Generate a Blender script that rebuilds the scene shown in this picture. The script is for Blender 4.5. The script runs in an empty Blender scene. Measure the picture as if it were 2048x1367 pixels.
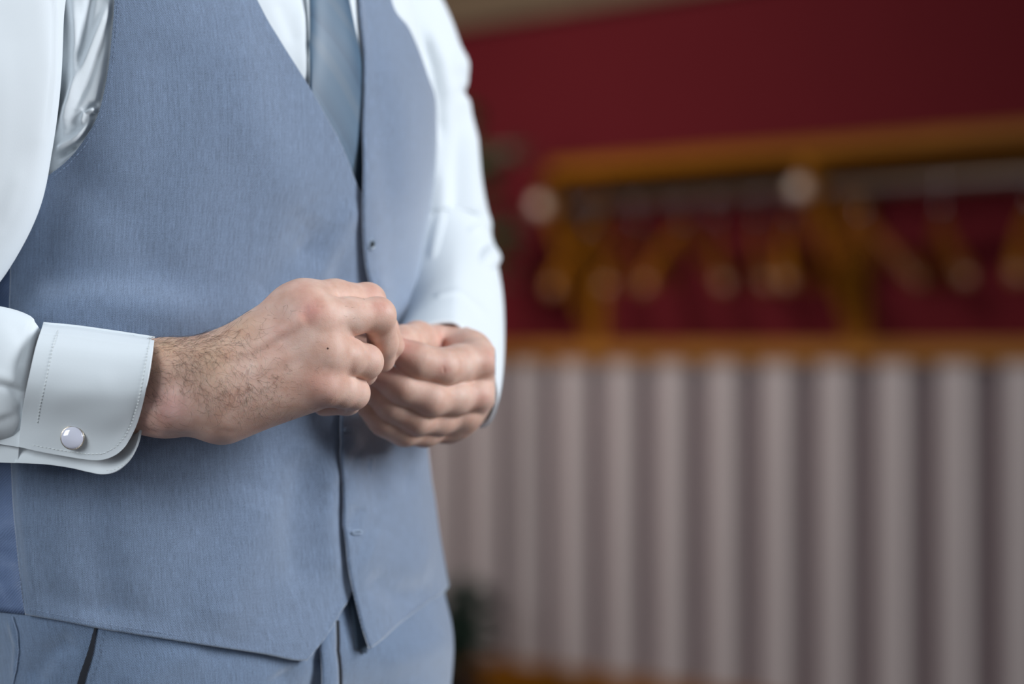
import bpy, bmesh, math, random
import numpy as np
from mathutils import Vector, Matrix

# ------------------------------------------------------------------ camera
F = 4836.0            # focal length in pixels of the 2048 wide frame (85 mm on 36 mm)
CX, HZ = 1024.0, 715.0
H = 1.04              # lens height
scene = bpy.context.scene
cam_data = bpy.data.cameras.new('camera')
cam = bpy.data.objects.new('camera', cam_data)
scene.collection.objects.link(cam)
cam.location = (0, 0, H)
cam.rotation_euler = (math.pi / 2, 0, 0)
cam_data.sensor_width = 36.0
cam_data.lens = 85.0
cam_data.shift_y = (HZ - 683.5) / 2048.0
cam_data.clip_start = 0.05
cam_data.dof.use_dof = True
cam_data.dof.focus_distance = 1.592
cam_data.dof.aperture_fstop = 2.65
scene.camera = cam

# ------------------------------------------------------------------ light
scene.view_settings.view_transform = 'Standard'
scene.view_settings.look = 'None'
scene.view_settings.gamma = 1.0
scene.view_settings.use_curve_mapping = False
scene.view_settings.exposure = 0.0
scene.cycles.use_denoising = True
world = bpy.data.worlds.new('world')
scene.world = world
world.use_nodes = True
bg = world.node_tree.nodes['Background']
bg.inputs[0].default_value = (0.72, 0.85, 1.0, 1)
bg.inputs[1].default_value = 0.20


def area(name, loc, target, sx, sy, power, col):
    l = bpy.data.lights.new(name, 'AREA')
    l.shape = 'RECTANGLE'
    l.size, l.size_y = sx, sy
    l.energy = power
    l.color = col
    o = bpy.data.objects.new(name, l)
    scene.collection.objects.link(o)
    o.location = loc
    d = Vector(target) - Vector(loc)
    o.rotation_euler = d.to_track_quat('-Z', 'Y').to_euler()
    return o


# daylight of two tall windows: one to the right of the man, one behind the camera on the left
area('window_light_right', (2.3, 1.15, 2.05), (-0.05, 1.8, 1.05), 1.1, 1.5, 86, (0.90, 0.95, 1.0))
area('window_light_left', (-2.2, -0.9, 2.2), (-0.2, 1.8, 1.0), 1.6, 1.6, 70, (0.88, 0.95, 1.0))
area('wall_fill_light', (-1.9, 5.0, 2.6), (-0.1, 7.4, 1.7), 0.9, 0.9, 23, (1.0, 0.95, 0.92)).data.spread = math.radians(95)  # added fill light that brightens the back wall, no window stands here


# ------------------------------------------------------------------ helpers
def P(px, py, d):
    """point that stands at depth d and is seen at pixel (px, py) of the photograph"""
    return np.array([(px - CX) / F * d, d, H - (py - HZ) / F * d])


def link(o, parent=None):
    scene.collection.objects.link(o)
    if parent is not None:
        o.parent = parent
        o.matrix_parent_inverse = parent.matrix_world.inverted()
    return o


def new_mesh(name, verts, faces, mat=None, parent=None, smooth=True, uv=None, mats=None):
    me = bpy.data.meshes.new(name)
    verts = np.asarray(verts, dtype=np.float32)
    if isinstance(faces, np.ndarray):
        nf, k = faces.shape
        me.vertices.add(len(verts))
        me.vertices.foreach_set('co', verts.ravel())
        me.loops.add(nf * k)
        me.loops.foreach_set('vertex_index', faces.astype(np.int32).ravel())
        me.polygons.add(nf)
        me.polygons.foreach_set('loop_start', np.arange(nf, dtype=np.int32) * k)
        me.update(calc_edges=True)
        me.validate()
    else:
        me.from_pydata(verts.tolist(), [], faces)
    if smooth:
        me.polygons.foreach_set('use_smooth', np.ones(len(me.polygons), dtype=bool))
    if uv is not None:
        lay = me.uv_layers.new(name='uv')
        li = np.empty(len(me.loops), dtype=np.int32)
        me.loops.foreach_get('vertex_index', li)
        lay.data.foreach_set('uv', np.asarray(uv, dtype=np.float32)[li].ravel())
    if mat is not None:
        me.materials.append(mat)
    me.update()
    o = bpy.data.objects.new(name, me)
    return link(o, parent)


def empty(name, loc=(0, 0, 0), rz=0.0):
    o = bpy.data.objects.new(name, None)
    o.empty_display_size = 0.05
    scene.collection.objects.link(o)
    o.location = loc
    o.rotation_euler = (0, 0, rz)
    bpy.context.view_layer.update()
    return o


def tag(o, label=None, cat=None, group=None, kind=None):
    if label: o['label'] = label
    if cat: o['category'] = cat
    if group: o['group'] = group
    if kind: o['kind'] = kind
    return o


def grid_faces(nu, nv, closed_u=False):
    """vertex index = iv*nu + iu"""
    iu = np.arange(nu if closed_u else nu - 1)
    iv = np.arange(nv - 1)
    a, b = np.meshgrid(iu, iv)
    a = a.ravel(); b = b.ravel(); a2 = (a + 1) % nu
    return np.stack([b * nu + a, b * nu + a2, (b + 1) * nu + a2, (b + 1) * nu + a], axis=1)


def solid(o, t, offset=-1.0):
    m = o.modifiers.new('solid', 'SOLIDIFY')
    m.thickness = t
    m.offset = offset
    m.use_even_offset = False
    return m


def box_bm(bm, x0, x1, y0, y1, z0, z1, bevel=0.0):
    r = bmesh.ops.create_cube(bm, size=1.0)
    vs = r['verts']
    bmesh.ops.scale(bm, vec=(x1 - x0, y1 - y0, z1 - z0), verts=vs)
    bmesh.ops.translate(bm, vec=((x0 + x1) / 2, (y0 + y1) / 2, (z0 + z1) / 2), verts=vs)
    if bevel > 0:
        es = list({e for v in vs for e in v.link_edges})
        bmesh.ops.bevel(bm, geom=es, offset=bevel, segments=2, affect='EDGES', profile=0.5)


def bm_obj(name, bm, mat, parent=None, smooth=False):
    me = bpy.data.meshes.new(name)
    bmesh.ops.recalc_face_normals(bm, faces=bm.faces)
    bm.to_mesh(me)
    bm.free()
    me.materials.append(mat)
    if smooth:
        for p in me.polygons: p.use_smooth = True
    o = bpy.data.objects.new(name, me)
    return link(o, parent)


def tube(pts, radii, n=10, cap=True):
    """round tube along a polyline -> verts, faces(list)"""
    pts = np.asarray(pts, float)
    m = len(pts)
    radii = np.broadcast_to(np.asarray(radii, float), (m,))
    t = np.gradient(pts, axis=0)
    t /= np.linalg.norm(t, axis=1)[:, None] + 1e-12
    up = np.array([0, 0, 1.0]) if abs(t[0][2]) < 0.9 else np.array([1.0, 0, 0])
    verts, faces = [], []
    a = np.cross(t[0], up); a /= np.linalg.norm(a)
    for i in range(m):
        a = a - t[i] * a.dot(t[i]); a /= np.linalg.norm(a)
        b = np.cross(t[i], a)
        for k in range(n):
            w = 2 * math.pi * k / n
            verts.append(pts[i] + radii[i] * (math.cos(w) * a + math.sin(w) * b))
    for i in range(m - 1):
        for k in range(n):
            k2 = (k + 1) % n
            faces.append((i * n + k, i * n + k2, (i + 1) * n + k2, (i + 1) * n + k))
    if cap:
        faces.append(tuple(range(n - 1, -1, -1)))
        faces.append(tuple((m - 1) * n + k for k in range(n)))
    return verts, faces


def join_vf(parts):
    V, Fc = [], []
    for v, f in parts:
        o = len(V)
        V.extend(v)
        Fc.extend([tuple(i + o for i in g) for g in f])
    return V, Fc


def spline(pts, n):
    """Catmull-Rom through the points (any dimension), n samples, roughly even"""
    p = np.asarray(pts, float)
    q = np.vstack([2 * p[0] - p[1], p, 2 * p[-1] - p[-2]])
    out = []
    seg = len(p) - 1
    for i in range(seg):
        t = np.linspace(0, 1, 24, endpoint=(i == seg - 1))[:, None]
        a, b, c, d = q[i], q[i + 1], q[i + 2], q[i + 3]
        out.append(0.5 * (2 * b + (c - a) * t + (2 * a - 5 * b + 4 * c - d) * t ** 2 + (3 * b - a - 3 * c + d) * t ** 3))
    out = np.vstack(out)
    s = np.concatenate([[0], np.cumsum(np.linalg.norm(np.diff(out, axis=0), axis=1))])
    u = np.linspace(0, s[-1], n)
    return np.stack([np.interp(u, s, out[:, k]) for k in range(out.shape[1])], axis=1)


def resample(pts, n):
    p = np.asarray(pts, float)
    s = np.concatenate([[0], np.cumsum(np.linalg.norm(np.diff(p, axis=0), axis=1))])
    u = np.linspace(0, s[-1], n)
    return np.stack([np.interp(u, s, p[:, k]) for k in range(p.shape[1])], axis=1)


def sm(x, a, b):
    t = np.clip((x - a) / (b - a), 0, 1)
    return t * t * (3 - 2 * t)


def vnoise(p, scale, seed=0):
    """smooth value noise in 3-D, -1..1"""
    q = np.asarray(p, float) * scale + seed * 17.13
    i = np.floor(q).astype(np.int64); f = q - i
    f = f * f * (3 - 2 * f)
    r = np.zeros(len(q))
    for dx in (0, 1):
        for dy in (0, 1):
            for dz in (0, 1):
                h = (i[:, 0] + dx) * 73856093 ^ (i[:, 1] + dy) * 19349663 ^ (i[:, 2] + dz) * 83492791
                h = (h ^ (h >> 13)) * 1274126177 & 0x7fffffff
                v = (h & 0xffff) / 32767.5 - 1
                w = (f[:, 0] if dx else 1 - f[:, 0]) * (f[:, 1] if dy else 1 - f[:, 1]) * (f[:, 2] if dz else 1 - f[:, 2])
                r += v * w
    return r


# ------------------------------------------------------------------ materials
def nodes(name):
    m = bpy.data.materials.new(name)
    m.use_nodes = True
    nt = m.node_tree
    b = nt.nodes['Principled BSDF']
    return m, nt, b


def N(nt, t, **kw):
    n = nt.nodes.new(t)
    for k, v in kw.items():
        setattr(n, k, v)
    return n


def plain(name, col, rough=0.6, metal=0.0, noise=0.0, nscale=20, bump=0.0, spec=0.5, stretch=None, col2=None):
    m, nt, b = nodes(name)
    b.inputs['Base Color'].default_value = (*col, 1)
    b.inputs['Roughness'].default_value = rough
    b.inputs['Metallic'].default_value = metal
    b.inputs['Specular IOR Level'].default_value = spec
    if noise or bump:
        tc = N(nt, 'ShaderNodeTexCoord')
        mp = N(nt, 'ShaderNodeMapping')
        if stretch: mp.inputs['Scale'].default_value = stretch
        no = N(nt, 'ShaderNodeTexNoise')
        no.inputs['Scale'].default_value = nscale
        no.inputs['Detail'].default_value = 4
        nt.links.new(tc.outputs['Object'], mp.inputs[0])
        nt.links.new(mp.outputs[0], no.inputs['Vector'])
        if noise:
            mx = N(nt, 'ShaderNodeMix', data_type='RGBA')
            c2 = col2 or tuple(c * (1 - noise) for c in col)
            c1 = col if col2 else tuple(min(1, c * (1 + noise)) for c in col)
            mx.inputs[6].default_value = (*c2, 1)
            mx.inputs[7].default_value = (*c1, 1)
            nt.links.new(no.outputs['Fac'], mx.inputs[0])
            nt.links.new(mx.outputs[2], b.inputs['Base Color'])
        if bump:
            bp = N(nt, 'ShaderNodeBump')
            bp.inputs['Strength'].default_value = 1.0
            bp.inputs['Distance'].default_value = bump
            nt.links.new(no.outputs['Fac'], bp.inputs['Height'])
            nt.links.new(bp.outputs[0], b.inputs['Normal'])
    return m


def math_n(nt, op, a, b=None, c=None):
    n = N(nt, 'ShaderNodeMath', operation=op)
    for i, v in enumerate((a, b, c)):
        if v is None: continue
        if isinstance(v, (int, float)): n.inputs[i].default_value = v
        else: nt.links.new(v, n.inputs[i])
    return n.outputs[0]


def twill(name, col, period=0.00084, amp=0.78, streak=0.17, angle=50, rough=0.8, sheen=0.8, add=0.75, spec=0.25):
    """woven twill in metres of cloth: diagonal wale, slubby warp streaks, fine mottling"""
    m, nt, b = nodes(name)
    uv = N(nt, 'ShaderNodeUVMap', uv_map='uv')
    sep = N(nt, 'ShaderNodeSeparateXYZ')
    nt.links.new(uv.outputs[0], sep.inputs[0])
    a = math.radians(angle)
    u, v = sep.outputs[0], sep.outputs[1]
    # wobble of the yarns
    wn = N(nt, 'ShaderNodeTexNoise'); wn.inputs['Scale'].default_value = 260; wn.inputs['Detail'].default_value = 2
    nt.links.new(uv.outputs[0], wn.inputs['Vector'])
    ph = math_n(nt, 'ADD', math_n(nt, 'MULTIPLY', u, math.sin(a)), math_n(nt, 'MULTIPLY', v, -math.cos(a)))
    ph = math_n(nt, 'MULTIPLY_ADD', wn.outputs['Fac'], period * 0.9, ph)
    w = math_n(nt, 'SINE', math_n(nt, 'MULTIPLY', ph, 2 * math.pi / period))
    # slub streaks along the warp
    mp = N(nt, 'ShaderNodeMapping'); mp.inputs['Scale'].default_value = (900, 12, 1)
    nt.links.new(uv.outputs[0], mp.inputs[0])
    sn = N(nt, 'ShaderNodeTexNoise'); sn.inputs['Scale'].default_value = 1; sn.inputs['Detail'].default_value = 3
    nt.links.new(mp.outputs[0], sn.inputs['Vector'])
    mp2 = N(nt, 'ShaderNodeMapping'); mp2.inputs['Scale'].default_value = (60, 700, 1)
    nt.links.new(uv.outputs[0], mp2.inputs[0])
    sn2 = N(nt, 'ShaderNodeTexNoise'); sn2.inputs['Scale'].default_value = 1; sn2.inputs['Detail'].default_value = 2
    nt.links.new(mp2.outputs[0], sn2.inputs['Vector'])
    mp3 = N(nt, 'ShaderNodeMapping'); mp3.inputs['Scale'].default_value = (1500, 110, 1)
    nt.links.new(uv.outputs[0], mp3.inputs[0])
    sn3 = N(nt, 'ShaderNodeTexNoise'); sn3.inputs['Scale'].default_value = 1; sn3.inputs['Detail'].default_value = 2
    nt.links.new(mp3.outputs[0], sn3.inputs['Vector'])
    s4 = math_n(nt, 'MULTIPLY', math_n(nt, 'SUBTRACT', sn3.outputs['Fac'], 0.5), streak * 5.5)
    fn = N(nt, 'ShaderNodeTexNoise'); fn.inputs['Scale'].default_value = 1500; fn.inputs['Detail'].default_value = 1
    nt.links.new(uv.outputs[0], fn.inputs['Vector'])
    s1 = math_n(nt, 'MULTIPLY', math_n(nt, 'SUBTRACT', sn.outputs['Fac'], 0.5), streak * 3.2)
    s2 = math_n(nt, 'MULTIPLY', math_n(nt, 'SUBTRACT', sn2.outputs['Fac'], 0.5), streak * 1.2)
    s3 = math_n(nt, 'MULTIPLY', math_n(nt, 'SUBTRACT', fn.outputs['Fac'], 0.5), amp * 1.6)
    tot = math_n(nt, 'ADD', math_n(nt, 'ADD', s1, s2), math_n(nt, 'ADD', s3, math_n(nt, 'MULTIPLY', w, amp * 0.75)))
    tot = math_n(nt, 'MAXIMUM', math_n(nt, 'ADD', math_n(nt, 'ADD', tot, s4), 1.0), 0.15)
    sc = N(nt, 'ShaderNodeVectorMath', operation='SCALE')
    sc.inputs[0].default_value = col
    nt.links.new(tot, sc.inputs['Scale'])
    nt.links.new(sc.outputs[0], b.inputs['Base Color'])
    b.inputs['Roughness'].default_value = rough
    b.inputs['Specular IOR Level'].default_value = spec
    b.inputs['Sheen Weight'].default_value = sheen
    b.inputs['Sheen Roughness'].default_value = 0.45
    bp = N(nt, 'ShaderNodeBump'); bp.inputs['Strength'].default_value = 0.5; bp.inputs['Distance'].default_value = 0.00012
    nt.links.new(math_n(nt, 'ADD', w, fn.outputs['Fac']), bp.inputs['Height'])
    nt.links.new(bp.outputs[0], b.inputs['Normal'])
    if add > 0:     # the fuzz of the wool, seen along the surface
        sh = N(nt, 'ShaderNodeBsdfSheen')
        sh.inputs['Color'].default_value = (add, add * 1.05, add * 1.12, 1); sh.inputs['Roughness'].default_value = 0.55
        ad_ = N(nt, 'ShaderNodeAddShader')
        nt.links.new(b.outputs[0], ad_.inputs[0]); nt.links.new(sh.outputs[0], ad_.inputs[1])
        nt.links.new(ad_.outputs[0], nt.nodes['Material Output'].inputs['Surface'])
    return m


def wood(name, c1, c2, rough=0.35, scale=(1, 14, 14), spec=0.5):
    m, nt, b = nodes(name)
    tc = N(nt, 'ShaderNodeTexCoord')
    mp = N(nt, 'ShaderNodeMapping'); mp.inputs['Scale'].default_value = scale
    no = N(nt, 'ShaderNodeTexNoise'); no.inputs['Scale'].default_value = 3.0; no.inputs['Detail'].default_value = 6; no.inputs['Distortion'].default_value = 0.6
    nt.links.new(tc.outputs['Object'], mp.inputs[0]); nt.links.new(mp.outputs[0], no.inputs['Vector'])
    cr = N(nt, 'ShaderNodeValToRGB')
    cr.color_ramp.elements[0].position = 0.35; cr.color_ramp.elements[0].color = (*c1, 1)
    cr.color_ramp.elements[1].position = 0.68; cr.color_ramp.elements[1].color = (*c2, 1)
    nt.links.new(no.outputs['Fac'], cr.inputs[0]); nt.links.new(cr.outputs[0], b.inputs['Base Color'])
    b.inputs['Roughness'].default_value = rough
    b.inputs['Specular IOR Level'].default_value = spec
    bp = N(nt, 'ShaderNodeBump'); bp.inputs['Distance'].default_value = 0.0006; bp.inputs['Strength'].default_value = 0.5
    nt.links.new(no.outputs['Fac'], bp.inputs['Height']); nt.links.new(bp.outputs[0], b.inputs['Normal'])
    return m


M = {}
VEST = (0.142, 0.195, 0.295)
M['vest'] = twill('blue_grey_wool', VEST)
M['trouser'] = twill('trouser_wool', (0.133, 0.192, 0.300))
M['lining'] = twill('satin_lining', (0.135, 0.19, 0.33), period=0.0016, amp=0.22, streak=0.05, angle=35, rough=0.38, sheen=0.0, spec=0.6, add=0.0)
M['shirt'] = plain('white_cotton', (0.77, 0.81, 0.84), 0.8, noise=0.012, nscale=900, bump=0.00004, spec=0.25)
M['stitch'] = plain('pale_thread', (0.27, 0.34, 0.48), 0.7)
M['white_stitch'] = plain('white_thread', (0.74, 0.76, 0.74), 0.8)
M['dark_thread'] = plain('dark_thread', (0.06, 0.075, 0.085), 0.7)
M['pocket_and_gap_dark'] = plain('pocket_lining_and_gap_shade', (0.012, 0.014, 0.022), 0.8)  # pocket lining, also the painted shade beside the fly
M['metal'] = plain('brushed_steel', (0.62, 0.60, 0.58), 0.22, 1.0)
M['rail_steel'] = plain('dull_steel', (0.20, 0.17, 0.155), 0.5, 0.8)
M['hook'] = plain('hook_wire', (0.75, 0.72, 0.72), 0.2, 1.0)
M['gold'] = plain('pale_gold', (0.80, 0.68, 0.55), 0.22, 1.0)
M['shoe'] = plain('black_leather', (0.02, 0.017, 0.015), 0.3)
# ------------------------------------------------------------------ the room behind
# wall coordinates: s runs along the wall towards its near right end, e out of the wall, z up
WD = np.array([0.683, -0.730, 0.0])        # along the wall, towards the right and the camera
WN = np.array([-0.730, -0.683, 0.0])       # out of the wall into the room
W0 = np.array([0.0, 7.5, 0.0])
wall_rot = Matrix(((WD[0], WN[0], 0, W0[0]), (WD[1], WN[1], 0, W0[1]), (0, 0, 1, 0), (0, 0, 0, 1)))
# the frame above mirrors x,y handedness: s x e = -z, so e is written as -y of a proper frame
WALLM = Matrix(((WD[0], -WN[0], 0, W0[0]), (WD[1], -WN[1], 0, W0[1]), (0, 0, 1, 0), (0, 0, 0, 1)))


def wbox(name, s0, s1, e0, e1, z0, z1, mat, parent=None, bevel=0.0):
    """box in wall coordinates"""
    bm = bmesh.new()
    box_bm(bm, s0, s1, -e1, -e0, z0, z1, bevel)
    o = bm_obj(name, bm, mat)
    o.matrix_world = WALLM
    if parent is not None:
        bpy.context.view_layer.update()
        mw = o.matrix_world.copy()
        o.parent = parent
        o.matrix_parent_inverse = parent.matrix_world.inverted()
        o.matrix_world = mw
    return o


def wall_s(px, e=0.0):
    """s of the wall point (offset e) seen in column px"""
    w = (px - CX) / F
    # (s*.683 - .730e) = w (7.5 - .730 s - .683 e)
    return (w * (7.5 - 0.683 * e) + 0.730 * e) / (0.683 + 0.730 * w)


def wall_z(px, py, e=0.0):
    s = wall_s(px, e)
    d = 7.5 - 0.730 * s - 0.683 * e
    return H - (py - HZ) / F * d


M['wall_red'] = plain('dark_red_paint', (0.104, 0.0088, 0.0125), 0.8, spec=0.08, noise=0.05, nscale=6, bump=0.0006)
M['batten'] = plain('pale_board_red_bounce', (0.55, 0.465, 0.45), 0.5, noise=0.06, nscale=5, stretch=(3, 3, 0.6))  # pale boards, with reddish bounce light mixed into the base colour
M['back_panel'] = plain('maroon_panel', (0.09, 0.022, 0.040), 0.6, noise=0.05, nscale=5)
M['oak'] = wood('orange_oak', (0.22, 0.075, 0.006), (0.32, 0.115, 0.010), spec=0.12)
M['oak_light'] = wood('light_oak', (0.30, 0.115, 0.02), (0.42, 0.17, 0.035), spec=0.2)
M['oak_dull'] = wood('dull_oak', (0.105, 0.068, 0.038), (0.14, 0.09, 0.05), rough=0.7)
M['hanger_wood'] = wood('hanger_wood', (0.25, 0.085, 0.004), (0.35, 0.12, 0.008), rough=0.35, spec=0.3)
M['hanger_dark'] = wood('hanger_wood_dark', (0.14, 0.04, 0.005), (0.20, 0.055, 0.007), rough=0.35, spec=0.3)
M['floor'] = plain('dark_floor', (0.035, 0.02, 0.016), 0.4, noise=0.3, nscale=3)
M['ceiling'] = plain('ceiling_paint', (0.35, 0.31, 0.26), 0.8, noise=0.02, nscale=4, bump=0.0005)

RAIL_B, RAIL_T = 1.028, 1.080
S0, S1 = -4.5, 9.0
wall = wbox('wall_back', S0 - 0.12, S1, -0.12, 0.0, 0.0, 2.9, M['wall_red']); tag(wall, kind='structure')
panel = wbox('wainscot_panel', S0, S1, 0.0, 0.012, 0.10, 1.03, M['back_panel'], wall)
s_first = wall_s(1048, 0.08); pitch = (wall_s(2037, 0.08) - s_first) / 9
for k in range(-21, 43):
    sc_ = s_first + k * pitch
    wbox('batten', sc_ - 0.054, sc_ + 0.054, 0.012, 0.080, 0.10, RAIL_B + 0.002, M['batten'], wall, 0.004)
rail = wbox('trim_1', S0, S1, 0.0, 0.10, RAIL_B, RAIL_T, M['oak_light'], None, 0.006); tag(rail, kind='structure')
base = wbox('baseboard_back', S0, S1, 0.0, 0.095, 0.0, 0.115, M['oak'], None, 0.006); tag(base, kind='structure')
zt = wall_z(1100, 34)
top = wbox('trim_2', S0, S1, 0.0, 0.05, zt, zt + 0.30, M['oak_dull'], None, 0.008); tag(top, kind='structure')

bm = bmesh.new(); box_bm(bm, -11, 9, -4.0, 13, -0.1, 0.0)
fl = bm_obj('floor', bm, M['floor']); tag(fl, kind='structure')
bm = bmesh.new(); box_bm(bm, -11, 9, 2.2, 13, 2.9, 3.0)
ce = bm_obj('ceiling', bm, M['ceiling']); tag(ce, kind='structure')

wl = wbox('wall_left', S0 - 0.12, S0, -0.12, 6.0, 0.0, 2.9, M['wall_red']); tag(wl, kind='structure')

# -------- coat rack
M['knob'] = plain('knob_painted_glint', (0.78, 0.60, 0.48), 0.25, 0.35)  # pale colour painted in place of the knob's bright glint
rack = empty('coat_rack', tuple((W0 + WD * 1.2)[:2]) + (0.0,))
tag(rack, 'orange oak coat rack shelf with steel rail and triangular brackets on red wall', 'coat rack')
e_sh = 0.26
z_sh_b = wall_z(1216, 344, e_sh)
z_sh_t = z_sh_b + 0.042
s_l = wall_s(1095, e_sh)
s_r = 3.3
wbox('shelf_board', s_l, s_r, 0.0, e_sh, z_sh_b, z_sh_t, M['oak'], rack, 0.004)
wbox('ledger_board', s_l + 0.02, s_r, 0.0, 0.022, z_sh_b - 0.085, z_sh_b, M['oak'], rack, 0.003)
E_ROD = 0.17
z_rod = wall_z(1640, 378, E_ROD)


def wpt(s, e, z):
    return W0 + WD * s + WN * e + np.array([0, 0, z])


def cyl(name, a, b, r, mat, parent, n=20):
    v, f = tube([a, a + (b - a) * 0.5, b], r, n)
    return new_mesh(name, v, f, mat, parent)


s1 = wall_s(1118, E_ROD); s2 = wall_s(1640, E_ROD)
cyl('rail_tube', wpt(s1, E_ROD, z_rod), wpt(s_r, E_ROD, z_rod), 0.017, M['rail_steel'], rack)


def ball(name, c, r, mat, parent, sq=(1, 1, 1), seg=20):
    bm = bmesh.new()
    bmesh.ops.create_uvsphere(bm, u_segments=seg, v_segments=seg // 2, radius=r)
    bmesh.ops.scale(bm, vec=sq, verts=bm.verts)
    bmesh.ops.translate(bm, vec=tuple(c), verts=bm.verts)
    return bm_obj(name, bm, mat, parent, True)


for s in (s1, s2, s2 + (s2 - s1)):
    # bracket: upright on the wall, arm under the shelf, slanting brace, all of one board
    prof = [(0.0, z_sh_b), (0.235, z_sh_b), (0.235, z_sh_b - 0.055), (0.062, z_sh_b - 0.42), (0.03, z_sh_b - 0.455),
            (0.03, z_sh_b - 0.375), (0.180, z_sh_b - 0.045), (0.0, z_sh_b - 0.045)]
    bm = bmesh.new()
    v0 = [bm.verts.new((s - 0.014, -e, z)) for e, z in prof]
    v1 = [bm.verts.new((s + 0.014, -e, z)) for e, z in prof]
    bm.faces.new(v0); bm.faces.new(v1)
    for i in range(len(prof)):
        j = (i + 1) % len(prof)
        bm.faces.new((v0[i], v0[j], v1[j], v1[i]))
    o = bm_obj('bracket', bm, M['oak']); o.matrix_world = WALLM
    bpy.context.view_layer.update()
    mw = o.matrix_world.copy(); o.parent = rack; o.matrix_parent_inverse = rack.matrix_world.inverted(); o.matrix_world = mw
    up = wbox('upright_post', s - 0.038, s + 0.038, 0.0, 0.03, z_sh_b - 0.49, z_sh_b, M['oak'], rack, 0.006)
    ball('rail_knob', wpt(s - 0.02, E_ROD + 0.055, z_rod), 0.030, M['knob'], rack)

# -------- hangers
def hanger_mesh():
    """local: x along the arms, z up, hook over the origin (rail centre)"""
    n = 26
    th = np.linspace(-1, 1, n)
    V, Fc = [], []
    for t in th:
        x = 0.215 * t
        a = abs(t)
        zc = -0.095 - 0.155 * a ** 1.1
        yc = 0.030 * a ** 2
        w = 0.011 + 0.017 * a ** 2          # half thickness across
        h = 0.028 + 0.004 * a               # half height
        if a > 0.97: w *= 0.7; h *= 0.7
        for k in range(10):
            g = 2 * math.pi * k / 10
            V.append((x, yc + w * math.cos(g), zc + h * math.sin(g)))
    for i in range(n - 1):
        for k in range(10):
            k2 = (k + 1) % 10
            Fc.append((i * 10 + k, i * 10 + k2, (i + 1) * 10 + k2, (i + 1) * 10 + k))
    Fc.append(tuple(range(9, -1, -1))); Fc.append(tuple((n - 1) * 10 + k for k in range(10)))
    return V, Fc


def hook_pts():
    p = []
    for a in np.linspace(-60, 200, 22):
        p.append((0.024 * math.cos(math.radians(a)), 0, 0.0 + 0.024 * math.sin(math.radians(a)) - 0.005))
    p = p[::-1]
    # p ends at angle -60; the stem leaves the other end downwards
    q = [(-0.002, 0, -0.10), (-0.001, 0, -0.055), (0.006, 0, -0.036)]
    return q + p[::-1][0:]


M['tip'] = plain('varnished_tip', (0.36, 0.17, 0.08), 0.18)


def make_hanger(mat):
    root = empty('coat_hanger')
    v, f = hanger_mesh(); new_mesh('hanger_arms', v, f, mat, root)
    v, f = tube(spline(hook_pts(), 50), 0.0022, 8); new_mesh('hook', v, f, M['hook'], root)
    parts = []
    for sx in (-1, 1):
        parts.append(ball('arm_tip', (0.213 * sx, 0.029, -0.248), 0.017, M['tip'], root, (0.35, 1, 1), 12))
    return root


h_spec = [  # column of the hook, turn about the vertical from square to the rail (deg), dark wood?, description
    (1178, 8, 0, 'orange wooden coat hanger, the nearest to the left end of the steel rail'),
    (1275, 12, 1, 'reddish wooden hanger hanging between the first two golden ones from the rail\'s left end'),
    (1365, 6, 0, 'broad golden wooden hanger slanting left, just before the steeper upright hangers'),
    (1432, 40, 1, 'narrow dark hanger seen edge-on, left of a touching pair on the rail'),
    (1512, 42, 1, 'dark edge-on hanger touching the golden one beside the middle bracket'),
    (1580, 30, 0, 'golden hanger hanging directly left of the middle bracket'),
    (1722, 74, 1, 'dark brown hanger tilted behind the middle bracket and its right side'),
    (1880, 46, 1, 'lone orange hanger on the open stretch right of the middle bracket'),
    (2062, 18, 0, 'golden hanger cut off by the right edge of the picture'),
]
protos = {}
for (px, turn, dark, lab) in h_spec:
    key = dark
    if key not in protos:
        o = make_hanger(M['hanger_dark'] if dark else M['hanger_wood'])
        protos[key] = o
    else:
        src = protos[key]
        o = src.copy(); scene.collection.objects.link(o)
        for ch in list(src.children):
            c = ch.copy(); scene.collection.objects.link(c); c.parent = o
    s = wall_s(px, E_ROD)
    c = wpt(s, E_ROD, z_rod)
    o.location = tuple(c)
    ang = math.atan2(WN[1], WN[0]) + math.radians(turn)
    o.rotation_euler = (0, 0, ang)
    tag(o, lab, 'hanger', 'wooden hangers on the coat rack rail')
# ------------------------------------------------------------------ the man: trunk surface
YAW = math.radians(48)
FD = np.array([math.sin(YAW), -math.cos(YAW)])     # the way he faces
SD = np.array([math.cos(YAW), math.sin(YAW)])      # towards his left side (away, right)
CY = 1.802
NEXP = 2.15
# control rows: z, half width, half depth, column of the right silhouette at that height
rows = np.array([
    [0.70, 0.190, 0.135, 868], [0.79, 0.195, 0.140, 904], [0.83, 0.197, 0.143, 911], [0.870, 0.196, 0.144, 892],
    [0.92, 0.192, 0.144, 874], [0.97, 0.188, 0.142, 857], [1.02, 0.184, 0.138, 840], [1.075, 0.182, 0.136, 830],
    [1.11, 0.184, 0.136, 842], [1.16, 0.190, 0.138, 866], [1.205, 0.194, 0.139, 875], [1.26, 0.196, 0.137, 872],
    [1.31, 0.196, 0.132, 845], [1.38, 0.190, 0.118, 800], [1.44, 0.165, 0.095, 760], [1.48, 0.100, 0.070, 720], [1.50, 0.065, 0.06, 700]])
RZ = rows[:, 0]


def ell(th, a, b):
    s, c = np.sin(th), np.cos(th)
    k = 2.0 / NEXP
    return a * np.sign(s) * np.abs(s) ** k, b * np.sign(c) * np.abs(c) ** k


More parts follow.
